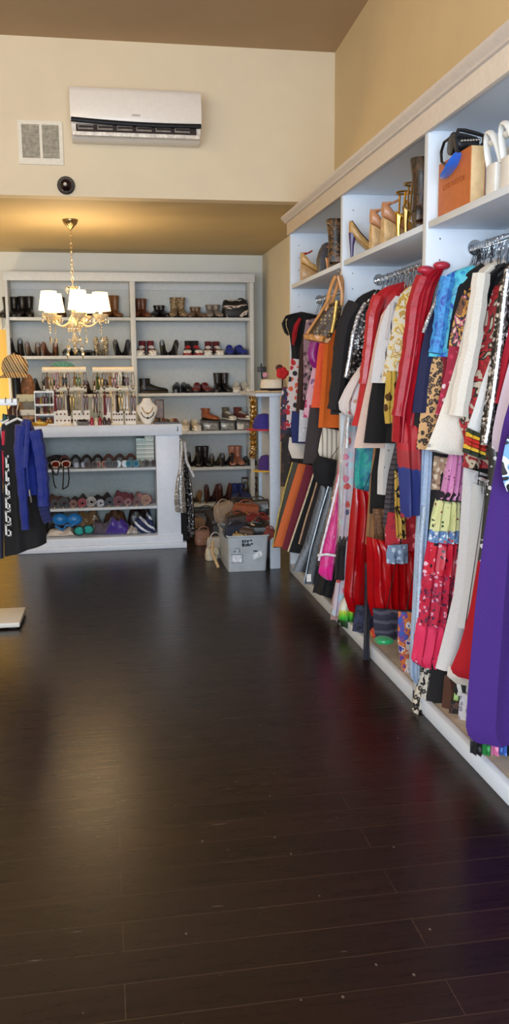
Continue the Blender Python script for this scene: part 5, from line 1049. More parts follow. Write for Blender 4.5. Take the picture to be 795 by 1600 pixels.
SG = [(72, (30, 24, 22), (40, 26, 24)), (124, (40, 40, 44), (160, 160, 170)), (141, (60, 26, 22), (60, 36, 30)), (157, (160, 120, 90), (120, 60, 50)), (173, (30, 28, 30), (70, 60, 60)), (189, (210, 214, 218), (200, 214, 220)), (206, (40, 130, 150), (30, 90, 110)), (222, (50, 36, 24), (110, 100, 70)), (234, (60, 50, 40), (50, 40, 30))]
NM = ['near-black', 'grey smoke', 'maroon', 'tan', 'black', 'white mirrored', 'teal', 'brown', 'olive brown']
for k, (px, fc, lc) in enumerate(SG):
    sunglasses(px, 7.53 + .01 * (k % 2), z1, fc, lc, NM[k] + ' framed sunglasses in the front row of the counter shelf', .115)
for k in range(10):
    px = 66 + 17.2 * k; c = random.choice([(40, 30, 30), (70, 46, 40), (28, 26, 30), (86, 50, 44), (54, 46, 40)])
    x = at(px, 700, 7.68).x; s_ = thing('headband', 'dark padded headband standing in the back row of the counter shelf', 'headband', (x, 7.68, z1), 'headbands in the counter back row')
    obj('band', MB().tube([(x + .045 * cos(a), 7.68, z1 + .015 + .075 * sin(a)) for a in [radians(-10 + 20 * j) for j in range(11)]], .013, 7), fabric(c), s_)
    obj('knot', MB().ball((x, 7.675, z1 + .09), .02, 7, 1.2, .8, .8), fabric(c), s_)
hat = MB().lathe([(.10, 0), (.1, .008), (.07, .012), (.062, .05), (.05, .085), (.02, .1), (.001, .102)], (at(88, 700, 7.74).x, 7.74, z1), 18, 1.5, .8)
tag(obj('black_hat', hat, BLACK), 'black brimmed hat behind the cream framed sunglasses', 'hat')
for k, (x0, x1, y0, y1, c, lab) in enumerate(((213, 227, 685, 709, (186, 200, 190), 'pale green carton'), (227, 240, 681, 709, (200, 204, 190), 'cream carton'))):
    A, B = at(x0, y1, 7.62), at(x1, y0, 7.62); zb_ = z1
    bxx = thing('carton', lab + ' with striped print on the counter shelf', 'carton', ((A.x + B.x) / 2, 7.65, zb_))
    obj('box', MB().box((A.x, 7.62, zb_), (B.x, 7.72, B.z)), stripes([c, tuple(v * .8 for v in c), (226, 228, 222), c], 28, 2, .6), bxx, bevel=.003)
    obj('lid', MB().box((A.x - .002, 7.618, B.z - .03), (B.x + .002, 7.722, B.z + .002)), plain(c, .6), bxx, bevel=.002)
# straps dangling from the shelf edge
for k, pts in enumerate(([(81, 726), (82, 740), (85, 758), (88, 763)], [(80, 728), (85, 742), (90, 742), (92, 728)], [(99, 726), (99, 745), (98, 765)], [(106, 726), (108, 748), (106, 760), (99, 764)])):
    P = [at(x, y, 7.466) for x, y in pts]; q = [poly(P, j / 10) for j in range(11)]
    tag(obj('bag_strap', MB().tube(q, .006, 6), leather((30, 24, 24))), 'thin black strap dangling over the counter shelf edge', 'strap', 'straps dangling from the counter shelf')
# middle shelf heap
z2 = ZK[1] + .0005
def coil(x, Y, z, r, c, label, wd_=.035):
    b = thing('rolled_belt', label, 'belt', (x, Y, z), 'rolled belts on the middle counter shelf'); m = MB(); rings = []
    for j in range(46):
        a = j * .38; rad = r * (.25 + .75 * j / 45); cx_, cz_ = x + rad * cos(a), z + r + rad * sin(a) * .98 ; n_ = Vector((cos(a), 0, sin(a)))
        c0 = Vector((cx_, Y, max(cz_, z + .003)))
        rings.append([c0 + n_ * .0025 + Vector((0, -wd_ / 2, 0)), c0 + n_ * .0025 + Vector((0, wd_ / 2, 0)), c0 - n_ * .0025 + Vector((0, wd_ / 2, 0)), c0 - n_ * .0025 + Vector((0, -wd_ / 2, 0))])
    obj('strap', m.rings(rings), leather(c), b); p = rings[-1][0]
    obj('buckle', MB().box((p.x - .008, Y - wd_ / 2 - .005, p.z - .01), (p.x + .008, Y - wd_ / 2 - .001, p.z + .01)), plain((120, 100, 70), .35, .6), b, bevel=.002)
BC = [((120, 84, 60), 'tan'), ((60, 40, 34), 'dark brown'), ((30, 26, 28), 'black'), ((146, 90, 70), 'russet'), ((176, 40, 46), 'red'), ((210, 206, 204), 'white'), ((206, 210, 222), 'pale blue'), ((26, 24, 28), 'glossy black'), ((136, 60, 70), 'wine'), ((150, 90, 90), 'dusty rose'), ((110, 66, 60), 'chestnut'), ((190, 150, 120), 'beige')]
for k, (c, nm) in enumerate(BC):
    px = 72 + 14.2 * k; x = at(px, 780, 7.55).x; coil(x, 7.53 + .02 * (k % 2), z2, .034 + .006 * (k % 3), c, nm + ' rolled belt in the front of the middle counter shelf')
def lump(nm, lab, cat, px0, px1, z, h, Y, depth, mat, seed=1, lay=1.0):
    A, B = at(px0, 800, Y).x, at(px1, 800, Y).x; rnd = random.Random(lab); rings = []; n_ = 22; ph = rnd.uniform(0, 6)
    for i in range(n_ + 1):
        u = i / n_; k_ = max(.12, (1 - abs(2 * u - 1) ** 5)); hh = h * k_ * (.85 + .12 * sin(9 * u + ph) + .08 * sin(17 * u + 2 * ph)); r = []
        for j in range(16):
            a = 2 * pi * j / 16; rr_ = 1 + .10 * sin(3 * a + ph + 5 * u) + .06 * sin(7 * a + 9 * u)
            r.append(Vector((lerp(A, B, u), Y + depth / 2 + depth / 2 * k_ ** .5 * cos(a) * rr_, z + hh * (.5 + .5 * sin(a)) * (rr_ if sin(a) > 0 else 1))))
        rings.append(r)
    o = obj(nm, MB().rings(rings), mat); 
    return tag(o, lab, cat) if lab else o
for k, (a, b, h, c, lab) in enumerate(((70, 112, .10, (80, 52, 44), 'brown crumpled clutch behind the rolled belts, left'), (108, 142, .085, (60, 54, 50), 'taupe crumpled pouch behind the rolled belts'), (140, 180, .09, (34, 28, 30), 'black crumpled pouch behind the white rolled belt'), (176, 212, .12, (104, 50, 60), 'wine crumpled scarf behind the rolled belts'), (208, 240, .10, (160, 110, 110), 'dusty pink crumpled scarf at the right shelf end'))):
    lump('clutch' if k < 3 else 'scarf', lab, 'pouch' if k < 3 else 'scarf', a, b, z2, h, 7.62, .13, fabric(c))
# bottom of the counter
z3 = ZK[2] + .0005
TEAL = satin((24, 120, 190))
sw = thing('swim_top', 'bright blue moulded swim top lying left in the counter', 'swim top', (at(103, 815, 7.58).x, 7.58, z3 + .05))
for px in (94, 116):
    c = at(px, 812, 7.56); obj('cup', MB().ball((c.x, 7.57, c.z), .064, 10, 1.05, .6, .82), TEAL, sw)
obj('band', MB().tube([tuple(at(x, y, 7.53)) for x, y in ((86, 822), (98, 828), (104, 820), (112, 822), (126, 812))], .01, 6), TEAL, sw)
lump('folded_cloth', 'cream folded cloth under the bright blue swim top', 'cloth', 70, 118, z3, .075, 7.50, .2, fabric((222, 206, 188), vary=.05))
bt = thing('bikini_top', 'aqua green bikini top with black edging beside blue swim top', 'bikini top', (at(131, 830, 7.49).x, 7.49, z3))
for px, py in ((124, 829), (138, 827)):
    c = at(px, py, 7.49); obj('cup', MB().ball((c.x, 7.495, c.z), .04, 9, 1.1, .45, .95), fabric((52, 170, 160)), bt)
    obj('edging', MB().tube([(c.x + .045 * cos(a), 7.475, c.z + .038 * sin(a)) for a in [2 * pi * j / 16 for j in range(16)]], .004, 5, True), BLACK, bt)
obj('ties', MB().tube([tuple(at(x, y, 7.475)) for x, y in ((118, 836), (112, 830), (113, 824), (119, 822))], .004, 5), BLACK, bt)
lump('folded_shirt', 'mauve grey folded shirt beside the purple bundle', 'shirt', 142, 172, z3, .13, 7.52, .2, fabric((96, 84, 96)))
lump('purple_scarf', 'deep purple bundled scarf low inside the counter', 'scarf', 162, 204, z3, .15, 7.50, .16, satin((70, 44, 140)))
lump('beige_bag', 'beige lace pouch between purple bundle and striped scarf', 'pouch', 196, 216, z3, .08, 7.49, .1, cells((176, 166, 158), [(120, 110, 106), (206, 200, 194)], 40, .4))
lump('striped_scarf', 'navy and white striped bundled scarf at the counter right end', 'scarf', 206, 243, z3, .16, 7.50, .17, stripes([(34, 44, 84), (34, 44, 84), (220, 222, 228)], 18, 0, .8, .5, .9))
for k, (a, b, h, c, lab) in enumerate(((68, 110, .2, (58, 48, 44), 'dark brown handbag lying behind the cream folded cloth'), (112, 160, .2, (150, 116, 78), 'tan suede handbag lying behind the bikini top'), (160, 200, .21, (96, 62, 40), 'brown handbag lying behind the purple bundle'), (198, 240, .22, (44, 32, 28), 'dark handbag lying behind the striped scarf'))):
    lump('soft_handbag', lab, 'handbag', a, b, z3, h, 7.72, .16, leather(c))
tag(obj('small_bottle', MB().ball(tuple(at(147, 822, 7.48)), .02, 8, .7, .7, 1.4), glass((220, 235, 240))), 'clear glass stopper bottle beside the aqua bikini top', 'bottle')

# ------------------------------------------------------------------ silver and dark dresses hung on the counter end
SIL = sequin((150, 144, 140), (236, 234, 230), 140, .55, .3)
Yd = 7.62
d1 = garment('sequin_dress', 'silver sequin dress hung at the right end of the counter', 'dress', 7.42, [(283, 700), (280, 730), (275, 752), (272, 780), (274, 800)], [(286, 700), (287, 740), (289, 770), (291, 801)], SIL, t=.04)
strip(d1, 'shoulder_strap', 7.40, [(283, 690), (284, 700), (281, 740)], .009, plain((214, 210, 206), .5), 'white shoulder strap')
d2 = garment('dark_dress', 'dark shimmering long dress beside the silver sequin dress', 'dress', 7.56, [(286, 705), (285, 760), (286, 800), (288, 840)], [(292, 705), (300, 760), (304, 800), (305, 838)], sequin((40, 34, 32), (120, 110, 104), 100, .4, .4), t=.07)
strip(d2, 'shoulder_strap', 7.50, [(288, 690), (291, 720), (298, 735), (303, 745)], .012, plain((206, 204, 204), .5), 'grey shoulder strap')
garment('black_bag_cover', 'black fabric hem under the silver sequin dress', 'dress', 7.52, [(281, 795), (281, 825), (283, 843)], [(292, 795), (293, 845)], fabric((24, 22, 24)), t=.05)
hk = at(283, 690, 7.40)
for x, Y, lab in ((283, 7.41, 'small hook carrying the silver sequin dress'), (288, 7.52, 'small hook carrying the dark shimmering dress')):
    a = at(x, 690, Y); tag(obj('wall_hook', MB().tube([(.613, Y + .05, a.z + .015), (a.x, Y, a.z + .02), (a.x + .004, Y - .008, a.z), (a.x - .004, Y - .006, a.z - .006)], .004, 6), CHROME), lab, 'hook')

# ------------------------------------------------------------------ gold sequin garland
gp = [at(x, y, 9.068) for x, y in ((394, 618), (396, 640), (394, 668), (396, 695), (394, 716))]
m = MB(); q = [poly(gp, k / 40) for k in range(41)]
m.tube(q, [.034 + .007 * sin(k * 1.9) for k in range(41)], 9)
tag(obj('sequin_scarf', m, sequin((150, 104, 34), (250, 220, 140), 70, .7, .3)), 'gold sequin scarf hanging at the right edge of the shoe shelving', 'scarf')
tag(obj('wall_hook', MB().tube([(gp[0].x, YSF + .004, gp[0].z + .05), (gp[0].x, 9.02, gp[0].z + .03), (gp[0].x, 9.0, gp[0].z - .02)], .004, 5), CHROME), 'small hook carrying the gold sequin scarf', 'hook')

# ------------------------------------------------------------------ tower: straw hat, caps
hx, hy, hz = at(427, 605, 6.72).x, 6.72, 1.3355
sh_ = thing('straw_hat', 'cream straw boater with black ribbon on the white display stand', 'hat', (hx, hy, hz))
STR = plain((228, 208, 172), .8, 0, .1, .5, 120)
obj('brim', MB().lathe([(.09, .012), (.13, .006), (.148, .002), (.150, .006), (.13, .012), (.09, .018)], (hx, hy, hz), 28, 1, .9), STR, sh_)
obj('crown', MB().lathe([(.1, .012), (.101, .05), (.097, .09), (.09, .098), (.05, .102), (.001, .1)], (hx, hy, hz), 28, 1, .9), plain((226, 212, 190), .7, 0, .05, .3, 120), sh_)
obj('ribbon', MB().lathe([(.1015, .014), (.103, .016), (.103, .03), (.1015, .032)], (hx, hy, hz), 28, 1, .9), BLACK, sh_, label='black ribbon')
obj('bow', MB().tube([(hx - .06, hy - .10, hz + .02), (hx - .02, hy - .104, hz + .014), (hx + .03, hy - .1, hz + .02)], [.006, .009, .005], 6).tube([(hx - .02, hy - .104, hz + .014), (hx - .05, hy - .11, hz + .002)], [.007, .004], 6), BLACK, sh_, label='black bow')
fl = at(441, 582, 6.62)
f = thing('flower_clip', 'red fabric flower cluster behind the cream straw boater', 'flower', (fl.x, 6.62, hz))
for k in range(5):
    a = 2 * pi * k / 5; obj('petal', MB().ball((fl.x + .025 * cos(a), 6.62, at(441, 583, 6.62).z + .022 * sin(a)), .026, 8, 1, .6, 1), fabric((196, 30, 34)), f)
obj('stem', MB().tube([(fl.x, 6.62, hz), (fl.x, 6.62, at(441, 586, 6.62).z)], .006, 6), plain((60, 30, 26), .6), f)
obj('leaf', MB().ball((fl.x - .02, 6.63, at(437, 575, 6.62).z), .03, 8, 1, .5, .9), fabric((80, 40, 36)), f)
tp = at(408, 590, 7.0)
ts = thing('trinket_stand', 'little black stand with pink flower beside the straw boater', 'stand', (tp.x + .03, 7.0, hz))
obj('rod', MB().tube([(tp.x + .03, 7.0, hz), (tp.x + .005, 7.0, at(407, 588, 7).z), (tp.x, 7.0, at(407, 568, 7).z)], .006, 6), BLACK, ts)
obj('block', MB().box((tp.x - .03, 6.985, at(407, 581, 7).z), (tp.x + .04, 7.015, at(407, 573, 7).z)), plain((40, 40, 44), .5), ts, bevel=.004)
obj('flower', MB().ball((tp.x + .03, 6.98, at(409, 586, 7).z), .022, 8), fabric((216, 150, 170)), ts, label='pink flower')
def cap(px, Y, z, mat, lab, r=.085, brimmat=None):
    x = at(px, 700, Y).x; c = thing('cap', lab, 'cap', (x, Y, z))
    obj('crown', MB().lathe([(r, 0), (r * 1.02, .03), (r * .92, .08), (r * .6, .115), (.001, .125)], (x, Y, z), 18), mat, c)
    bm_ = brimmat or mat
    obj('visor', MB().rings([[Vector((x - q * sin(b + .9), Y - q * cos(b + .9), z + .006 - .1 * (q - r) * (1))) for b in [radians(-60 + 12 * j) for j in range(11)]] + [Vector((x - q * sin(b + .9), Y - q * cos(b + .9), z - .0 - .1 * (q - r))) for b in [radians(60 - 12 * j) for j in range(11)]] for q in (r * .95, r * 1.3, r * 1.6)]), bm_, c)
    return c
cap(413, 6.85, TZ[0] + .012, fabric((52, 44, 130)), 'purple baseball cap on the upper shelf of display stand', .09, fabric((206, 50, 70)))
cap(416, 6.85, TZ[1] + .012, fabric((64, 40, 110)), 'violet cap with yellow visor on the second stand shelf', .07, fabric((226, 180, 60)))
x = at(414, 790, 6.85).x
tag(obj('silver_hat', MB().lathe([(.09, 0), (.09, .006), (.06, .012), (.055, .08), (.03, .11), (.001, .112)], (x, 6.85, TZ[2] + .0005), 18), plain((150, 146, 150), .5)), 'grey fabric hat low in the display stand', 'hat')

# ------------------------------------------------------------------ grey tote box of handbags
fl0, fr0, fl1, fr1 = at(357, 892, 6.44), at(416, 891, 6.44), at(344, 836, 6.36), at(419, 837, 6.36)
bt_ = thing('storage_tote', 'grey plastic storage tote full of handbags on the floor', 'storage box', ((fl0.x + fr0.x) / 2, 6.6, 0))
TG = plain((176, 182, 186), .45, 0, .05, .05, 14)
xa, xb, ya, yb_ = fl0.x, fr0.x, 6.44, 6.95; xa2, xb2, ya2, yb2 = at(356, 837, 6.41).x, at(419.5, 837, 6.41).x, 6.41, 6.98; zt_ = at(390, 837, 6.41).z
def ringr(x0, x1, y0, y1, z, r=.02, inset=0):
    x0 += inset; x1 -= inset; y0 += inset; y1 -= inset; pts = []
    for cx_, cy_, a0_ in ((x1 - r, y0 + r, -90), (x1 - r, y1 - r, 0), (x0 + r, y1 - r, 90), (x0 + r, y0 + r, 180)):
        for k in range(4): a = radians(a0_ + 30 * k); pts.append(Vector((cx_ + r * cos(a), cy_ + r * sin(a), z)))
    return pts
obj('bin_body', MB().rings([ringr(xa, xb, ya, yb_, .0), ringr(xa2, xb2, ya2, yb2, zt_), ringr(xa2, xb2, ya2, yb2, zt_, inset=.008), ringr(xa, xb, ya, yb_, .03, inset=.008)]), TG, bt_)
obj('rim', MB().tube(ringr(xa2 - .004, xb2 + .004, ya2 - .004, yb2 + .004, zt_ - .004), .008, 6, True), TG, bt_)
def face(px, py): 
    for Y in (6.43,): return at(px, py, lerp(6.41, 6.44, min(1, max(0, (py - 837) / 54))) - .0015)
def decal(nm, quads, mat, lab=None):
    m = MB()
    for x0, y0, x1, y1 in quads:
        P = [face(x0, y1), face(x1, y1), face(x1, y0), face(x0, y0)]; m.rings([[p + Vector((0, d, 0)) for p in P] for d in (-.001, .0015)])
    return obj(nm, m, mat, bt_, label=lab)
INK = plain((34, 36, 46), .6)
decal('printed_logo', [(378, 844, 381, 848), (382, 843.5, 384, 848), (385, 844, 389, 846), (386, 846, 388, 848), (390, 843.5, 394, 845.5), (378, 849, 382, 854), (383, 850, 385, 854), (385.5, 849, 389, 853.5), (389.6, 850, 391.5, 853.5), (392, 848.5, 395, 851)], INK, 'black printed block logo in two lines')
decal('printed_marks', [(365, 861, 367, 863), (367, 859.5, 368, 863), (373.5, 858.5, 375, 863.5), (366, 856.5, 375, 857.2)], plain((90, 94, 104), .6))
decal('label_holder', [(360.5, 866, 379.5, 866.9), (360.5, 879, 379.5, 879.8), (378.5, 866.9, 379.5, 879)], plain((110, 116, 126), .5))
decal('paper_label', [(363.5, 867.5, 377.5, 878.5)], plain((222, 222, 226), .7), 'white paper label')
P = [face(394, 868), face(396.5, 874.5), face(410, 868), face(407, 859.5)]
obj('paper_label', MB().rings([[p + Vector((0, d, 0)) for p in P] for d in (-.002, .0015)]), plain((224, 226, 230), .7), bt_, label='tilted white paper label')
decal('printed_marks', [(396, 860, 402, 862)], INK)
def handbag(lab, x, y, z, w, h, d, mat, rz=0, rx=0, ry=0, name='handbag', flap=True):
    r = thing(name, lab, 'handbag', (x, y, z)); n_ = 20
    def rg(ww, dd, zz): return [Vector((ww / 2 * (abs(cos(a)) ** .45) * (1 if cos(a) > 0 else -1), dd / 2 * (abs(sin(a)) ** .6) * (1 if sin(a) > 0 else -1), zz)) for a in [2 * pi * j / n_ for j in range(n_)]]
    _W[r.name] = Vector((0, 0, 0))
    obj('body', MB().rings([rg(w * .92, d * .9, 0), rg(w, d, .02 * h / .15), rg(w, d, h * .5), rg(w * .95, d * .8, h * .85), rg(w * .9, d * .45, h)]), mat, r)
    if flap: obj('flap', MB().rings([[Vector((w * .46 * q, -d / 2 * k_ - .004, zz)) for q in (-1, -.5, 0, .5, 1)] + [Vector((w * .46 * q, -d / 2 * k_ - .001, zz)) for q in (1, .5, 0, -.5, -1)] for k_, zz in ((1.0, h * .45), (.95, h * .7), (.75, h * .92), (.4, h * 1.0))]), mat, r); obj('clasp', MB().ball((0, -d / 2 - .006, h * .5), .009, 6, 1, .5, 1), GOLD, r)
    obj('handle', MB().tube([(w * .3 * cos(a), 0, h * .92 + h * .3 * sin(a)) for a in [pi * j / 12 for j in range(13)]], .005, 6), mat, r)
    r.rotation_euler = (rx, ry, rz); return r
PILE = [ # px, py(bottom), Y, w, h, d, colour, rz, rx, ry, label
    (366, 838, 6.50, .17, .10, .08, (44, 46, 60), .2, .2, 0, 'slate blue clutch bag at the front left of the tote'),
    (397, 838, 6.52, .19, .10, .09, (28, 30, 30), -.2, .3, 0, 'black soft handbag at the front of the tote'),
    (413, 840, 6.50, .10, .09, .07, (140, 70, 60), .3, .5, .3, 'rust red purse at the front right of the tote'),
    (371, 827, 6.60, .16, .12, .10, (50, 36, 28), .1, .1, -.1, 'dark brown handbag in the left of the tote'),
    (392, 828, 6.66, .17, .09, .10, (36, 70, 62), -.1, .2, .1, 'bottle green handbag in the middle of the tote'),
    (381, 812, 6.72, .20, .13, .10, (140, 68, 34), .1, .1, .15, 'orange tan leather handbag heaped high in the tote'),
    (404, 806, 6.84, .20, .13, .10, (40, 34, 32), -.3, 0, -.1, 'black quilted handbag on top of the heap, right'),
    (403, 821, 6.68, .13, .09, .08, (134, 44, 40), .3, .3, .2, 'red brown pouch in the tote heap, right'),
    (372, 842, 6.47, .10, .05, .06, (168, 140, 84), 0, .2, 0, 'straw coloured purse just above the tote rim'),
    (351, 812, 6.86, .16, .14, .10, (150, 126, 104), .4, .1, -.2, 'cream beige handbag leaning behind the tote corner'),
    (419, 822, 6.78, .12, .06, .08, (60, 90, 54), .2, .4, .4, 'moss green purse at the right back of the tote')]
PILE += [(358, 836, 6.62, .12, .08, .08, (60, 44, 40), .6, .3, .2, 'dark umber pouch at the left rim of the tote'),
    (385, 838, 6.47, .11, .07, .06, (82, 60, 48), -.3, .4, .1, 'mocha purse at the middle front of the tote'),
    (367, 818, 6.78, .15, .10, .09, (96, 70, 52), .4, .2, -.2, 'coffee brown bag in the left heap of the tote'),
    (415, 830, 6.62, .10, .08, .07, (70, 52, 44), -.4, .3, .3, 'dark taupe purse at the right rim of the tote'),
    (391, 815, 6.60, .12, .06, .07, (120, 40, 36), .2, .4, .1, 'wine red wallet purse in the middle of the tote heap'),
    (376, 800, 6.92, .18, .12, .10, (40, 30, 28), .3, -.1, .1, 'espresso handbag at the very back of the tote')]
for px, py, Y, w, h, d, c, rz, rx, ry, lab in PILE:
    p = at(px, py, Y); handbag(lab, p.x, Y, p.z, w, h, d, leather(c), rz, rx, ry)
p0_, p1_ = at(392, 818, 6.5), at(417, 835, 6.47)
tag(obj('cream_belt', MB().tube([p0_, p0_.lerp(p1_, .5) + Vector((0, -.01, .006)), p1_], .016, 8, flat=.5), leather((206, 170, 130))), 'cream leather strap lying slanted across the tote handbags', 'strap')
tag(obj('bag_handle', MB().tube([Vector(at(404 + 7 * cos(a), 818 + 9 * sin(a) * -1, 6.56)) for a in [2 * pi * j / 16 for j in range(16)]], .009, 6, True), leather((46, 34, 30))), 'dark round bag handle standing in the tote heap', 'bag_handle')  # ring shaped as a loose bag handle among the handbags
# heap on the floor left of and behind the tote
HEAP = [(336, 836, 6.98, .14, .17, .09, (176, 168, 156), .3, 'pale grey ruched handbag left of the tote', 0), (318, 832, 7.55, .16, .13, .10, (150, 106, 84), .2, 'rose tan handbag on the floor behind the counter end', 0),
        (322, 806, 8.2, .22, .2, .16, (40, 26, 30), -.1, 'black wine large handbag on the floor by shelving', 0), (345, 812, 8.1, .24, .24, .16, (24, 20, 22), .1, 'large black handbag on the floor behind the tote', 0),
        (330, 846, 6.9, .10, .10, .07, (200, 186, 160), .5, 'small ivory purse on the floor left of the tote', 0), (302, 815, 8.0, .2, .16, .12, (150, 116, 90), .3, 'tan handbag on the floor beside the dark dress', 0)]
for px, py, Y, w, h, d, c, rz, lab, z in HEAP:
    handbag(lab, at(px, py, Y).x, Y, .001, w, h, d, leather(c), rz)
st_ = thing('trunk', 'low dark trunk on the floor behind the tote carrying handbags', 'trunk', (1.02, 7.5, 0))
obj('body', MB().box((.86, 7.25, 0), (1.2, 7.75, .22)), plain((40, 30, 30), .6), st_, bevel=.01)
obj('lid', MB().box((.85, 7.24, .22), (1.21, 7.76, .26)), plain((48, 36, 34), .5), st_, bevel=.008)
handbag('brown crumpled handbag lying on the low dark trunk', 1.02, 7.4, .261, .22, .12, .14, leather((70, 44, 34)), .3)
strip_pts = [at(333, 846, 6.8), at(331, 862, 6.7), at(336, 874, 6.6), at(341, 880, 6.55)]
strip_pts[-1].z = .012; tag(obj('cream_strap', MB().tube([poly(strip_pts, k / 10) for k in range(11)], .012, 7), leather((190, 160, 120))), 'cream strap trailing to the floor left of the tote', 'strap')

# ------------------------------------------------------------------ top shelf of the wardrobe
ZW = 2.1035
def onshelf(px, x=1.42):
    v = atx(px, 400, 1.37); return v.y
def ws(px, kind, mat, lab, rz, x=1.485, sc=1.0, cols=None, hs=1.0):
    return shoe(kind, mat, (x, onshelf(px, x), ZW), rz, lab, sc, cols, hs=hs)
ws(474, 'wedge', leather((206, 160, 96)), 'tan wedge shoe with red insole at the far shelf end', radians(95), 1.485, 1.0, {'sole': leather((190, 150, 100)), 'strap': plain((170, 40, 36), .5)}, 1.25)
gb = thing('angular_handbag', 'dark grey angular handbag standing on the far top shelf', 'handbag', (1.45, onshelf(494, 1.42), ZW))
y_ = onshelf(494, 1.42)
obj('body', MB().rings([[Vector((x, y_ + dy, ZW + z)) for x, z in ((1.385, .0), (1.38, .10), (1.395, .155), (1.42, .20), (1.475, .20), (1.50, .14), (1.50, .0))] for dy in (-.05, .05)]), plain((66, 62, 66), .5), gb, bevel=.006)
obj('clasp', MB().ball((1.44, y_ - .052, ZW + .13), .008, 6), CHROME, gb)
ws(510, 'sandal', leather((196, 120, 62)), 'rust tan strappy sandal between grey handbag and dark boot', radians(82), 1.485, .85)
ws(520, 'tallboot', blotch([(0, (34, 22, 16)), (.5, (120, 84, 50)), (.58, (34, 22, 16)), (.68, (190, 160, 120))], 26, .4), 'tall dark snakeskin boot beside the bay divider', radians(85), 1.485, 1.0, None, 1.12)
ws(553, 'pump', leather((190, 150, 90)), 'gold and purple pump nearest the middle divider', radians(91), 1.485, 1.05, {'insole': plain((50, 30, 80), .5), 'heel': leather((60, 36, 90))}, 1.15)
ws(585, 'wedge', leather((196, 140, 100)), 'tan suede wedge shoe, left of two on the middle shelf', radians(95), 1.485, 1.05, {'sole': plain((206, 170, 120), .6)}, 1.2)
ws(603, 'wedge', leather((186, 130, 92)), 'tan suede wedge shoe, right of two on the middle shelf', radians(97), 1.485, 1.05, {'sole': plain((206, 170, 120), .6)}, 1.2)
ws(622, 'sandal', GOLD, 'gold strappy sandal, left of the pair on the middle shelf', radians(95), 1.485, 1.0, None, 1.2)
ws(636, 'sandal', plain((150, 120, 70), .3, .8), 'bronze strappy sandal, right of the pair on middle shelf', radians(85), 1.485, 1.0, None, 1.3)
ws(653, 'tallboot', blotch([(0, (30, 20, 16)), (.5, (70, 46, 30)), (.6, (34, 22, 18))], 14, .35), 'dark brown tall boot beside the near bay divider', radians(95), 1.485, 1.05, None, 1.1)
# paper shopping bag
yA, yB = atx(684, 330, 1.372).y, atx(733, 320, 1.372).y
xa, xb = 1.372, at(757, 300, yB).x; zt_ = atx(734, 228, 1.372).z
pb = thing('paper_bag', 'orange paper shopping bag with cream side on the near top shelf', 'shopping bag', ((xa + xb) / 2, (yA + yB) / 2, ZW))
ORG = plain((196, 106, 44), .55, 0, .04); CR = plain((226, 194, 146), .6, 0, .04)
obj('front_panel', MB().box((xa, yB, ZW), (xa + .003, yA, zt_)), ORG, pb, label='orange panel')
obj('back_panel', MB().box((xb - .003, yB, ZW), (xb, yA, zt_)), ORG, pb)
for y in (yB, yA - .003): obj('gusset', MB().box((xa + .003, y, ZW), (xb - .003, y + .003, zt_)), CR, pb, label='cream side gusset')
obj('bottom', MB().box((xa + .003, yB + .003, ZW), (xb - .003, yA - .003, ZW + .004)), CR, pb)
tc_ = bpy.data.curves.new('lettering', 'FONT'); tc_.body = 'LOUIS VUITTON'; tc_.size = .03; tc_.align_x = 'CENTER'; tc_.extrude = .0006
to = bpy.data.objects.new('lettering_tmp', tc_); COL.objects.link(to)
bpy.context.view_layer.update(); dg = bpy.context.evaluated_depsgraph_get(); tm = bpy.data.meshes.new_from_object(to.evaluated_get(dg)); bpy.data.objects.remove(to)
lt = bpy.data.objects.new('printed_lettering', tm); tm.materials.append(plain((172, 90, 40), .6)); COL.objects.link(lt); lt.parent = pb
lt.rotation_euler = (pi / 2, 0, -pi / 2); pz = atx(706, 291, xa).z
lt.location = Vector((xa - .0008, (yA + yB) / 2, pz)) - _W[pb.name]; lt['label'] = 'faint brown lettering'
# black handbag on the bag, blue scarf, white sandals
hb_ = thing('strappy_handbag', 'black handbag with looping strap on top of the orange paper bag', 'handbag', (xa + .06, yB + .12, zt_))
Yq = yB + .10
def pz(px, py, Y=Yq): return at(px, py, Y)
b0, b1 = pz(712, 243), pz(757, 213)
obj('body', MB().rings([[Vector((lerp(b0.x, b1.x, u), Yq + .06 + .05 * k_ * cos(a), zt_ + .001 + hh * (.5 + .5 * sin(a)))) for a in [2 * pi * j / 14 for j in range(14)]] for u, k_, hh in ((0, .7, .06), (.06, 1, .085), (.5, 1, .08), (.85, 1, .07), (1, .5, .04))]), leather((24, 22, 24)), hb_)
obj('strap_loop', MB().tube([Vector(atx(x, y, xa - .012)) for x, y in ((716, 210), (706, 213), (694, 222), (689, 238), (690, 253), (696, 258), (703, 252), (710, 242), (716, 236))], .006, 7), leather((22, 20, 22)), hb_)
obj('strap', MB().tube([pz(714, 236), pz(711, 215), pz(716, 203), pz(726, 204), pz(742, 208), pz(755, 212), pz(756, 222), pz(752, 228)], .008, 7), leather((22, 20, 22)), hb_)
st = MB()
for k in range(7): st.ball(tuple(pz(722 + 4.5 * k, 220 - .3 * k, Yq + .005)), .006, 5)
obj('studs', st, CHROME, hb_)
m = MB(); sc_ = [Vector(atx(x, y, xa - .012)) for x, y in ((716, 240), (710, 254), (702, 266), (692, 278))]
tag(obj('blue_scarf', m.tube([poly(sc_, k / 10) for k in range(11)], [.018, .024, .028, .03, .03, .028, .026, .026, .024, .022, .012], 10, flat=.45), satin((40, 100, 206))), 'bright blue silk scarf draped over the orange paper bag', 'scarf')
WL = plain((228, 226, 220), .4, 0, .02)
wy = onshelf(772, 1.44)
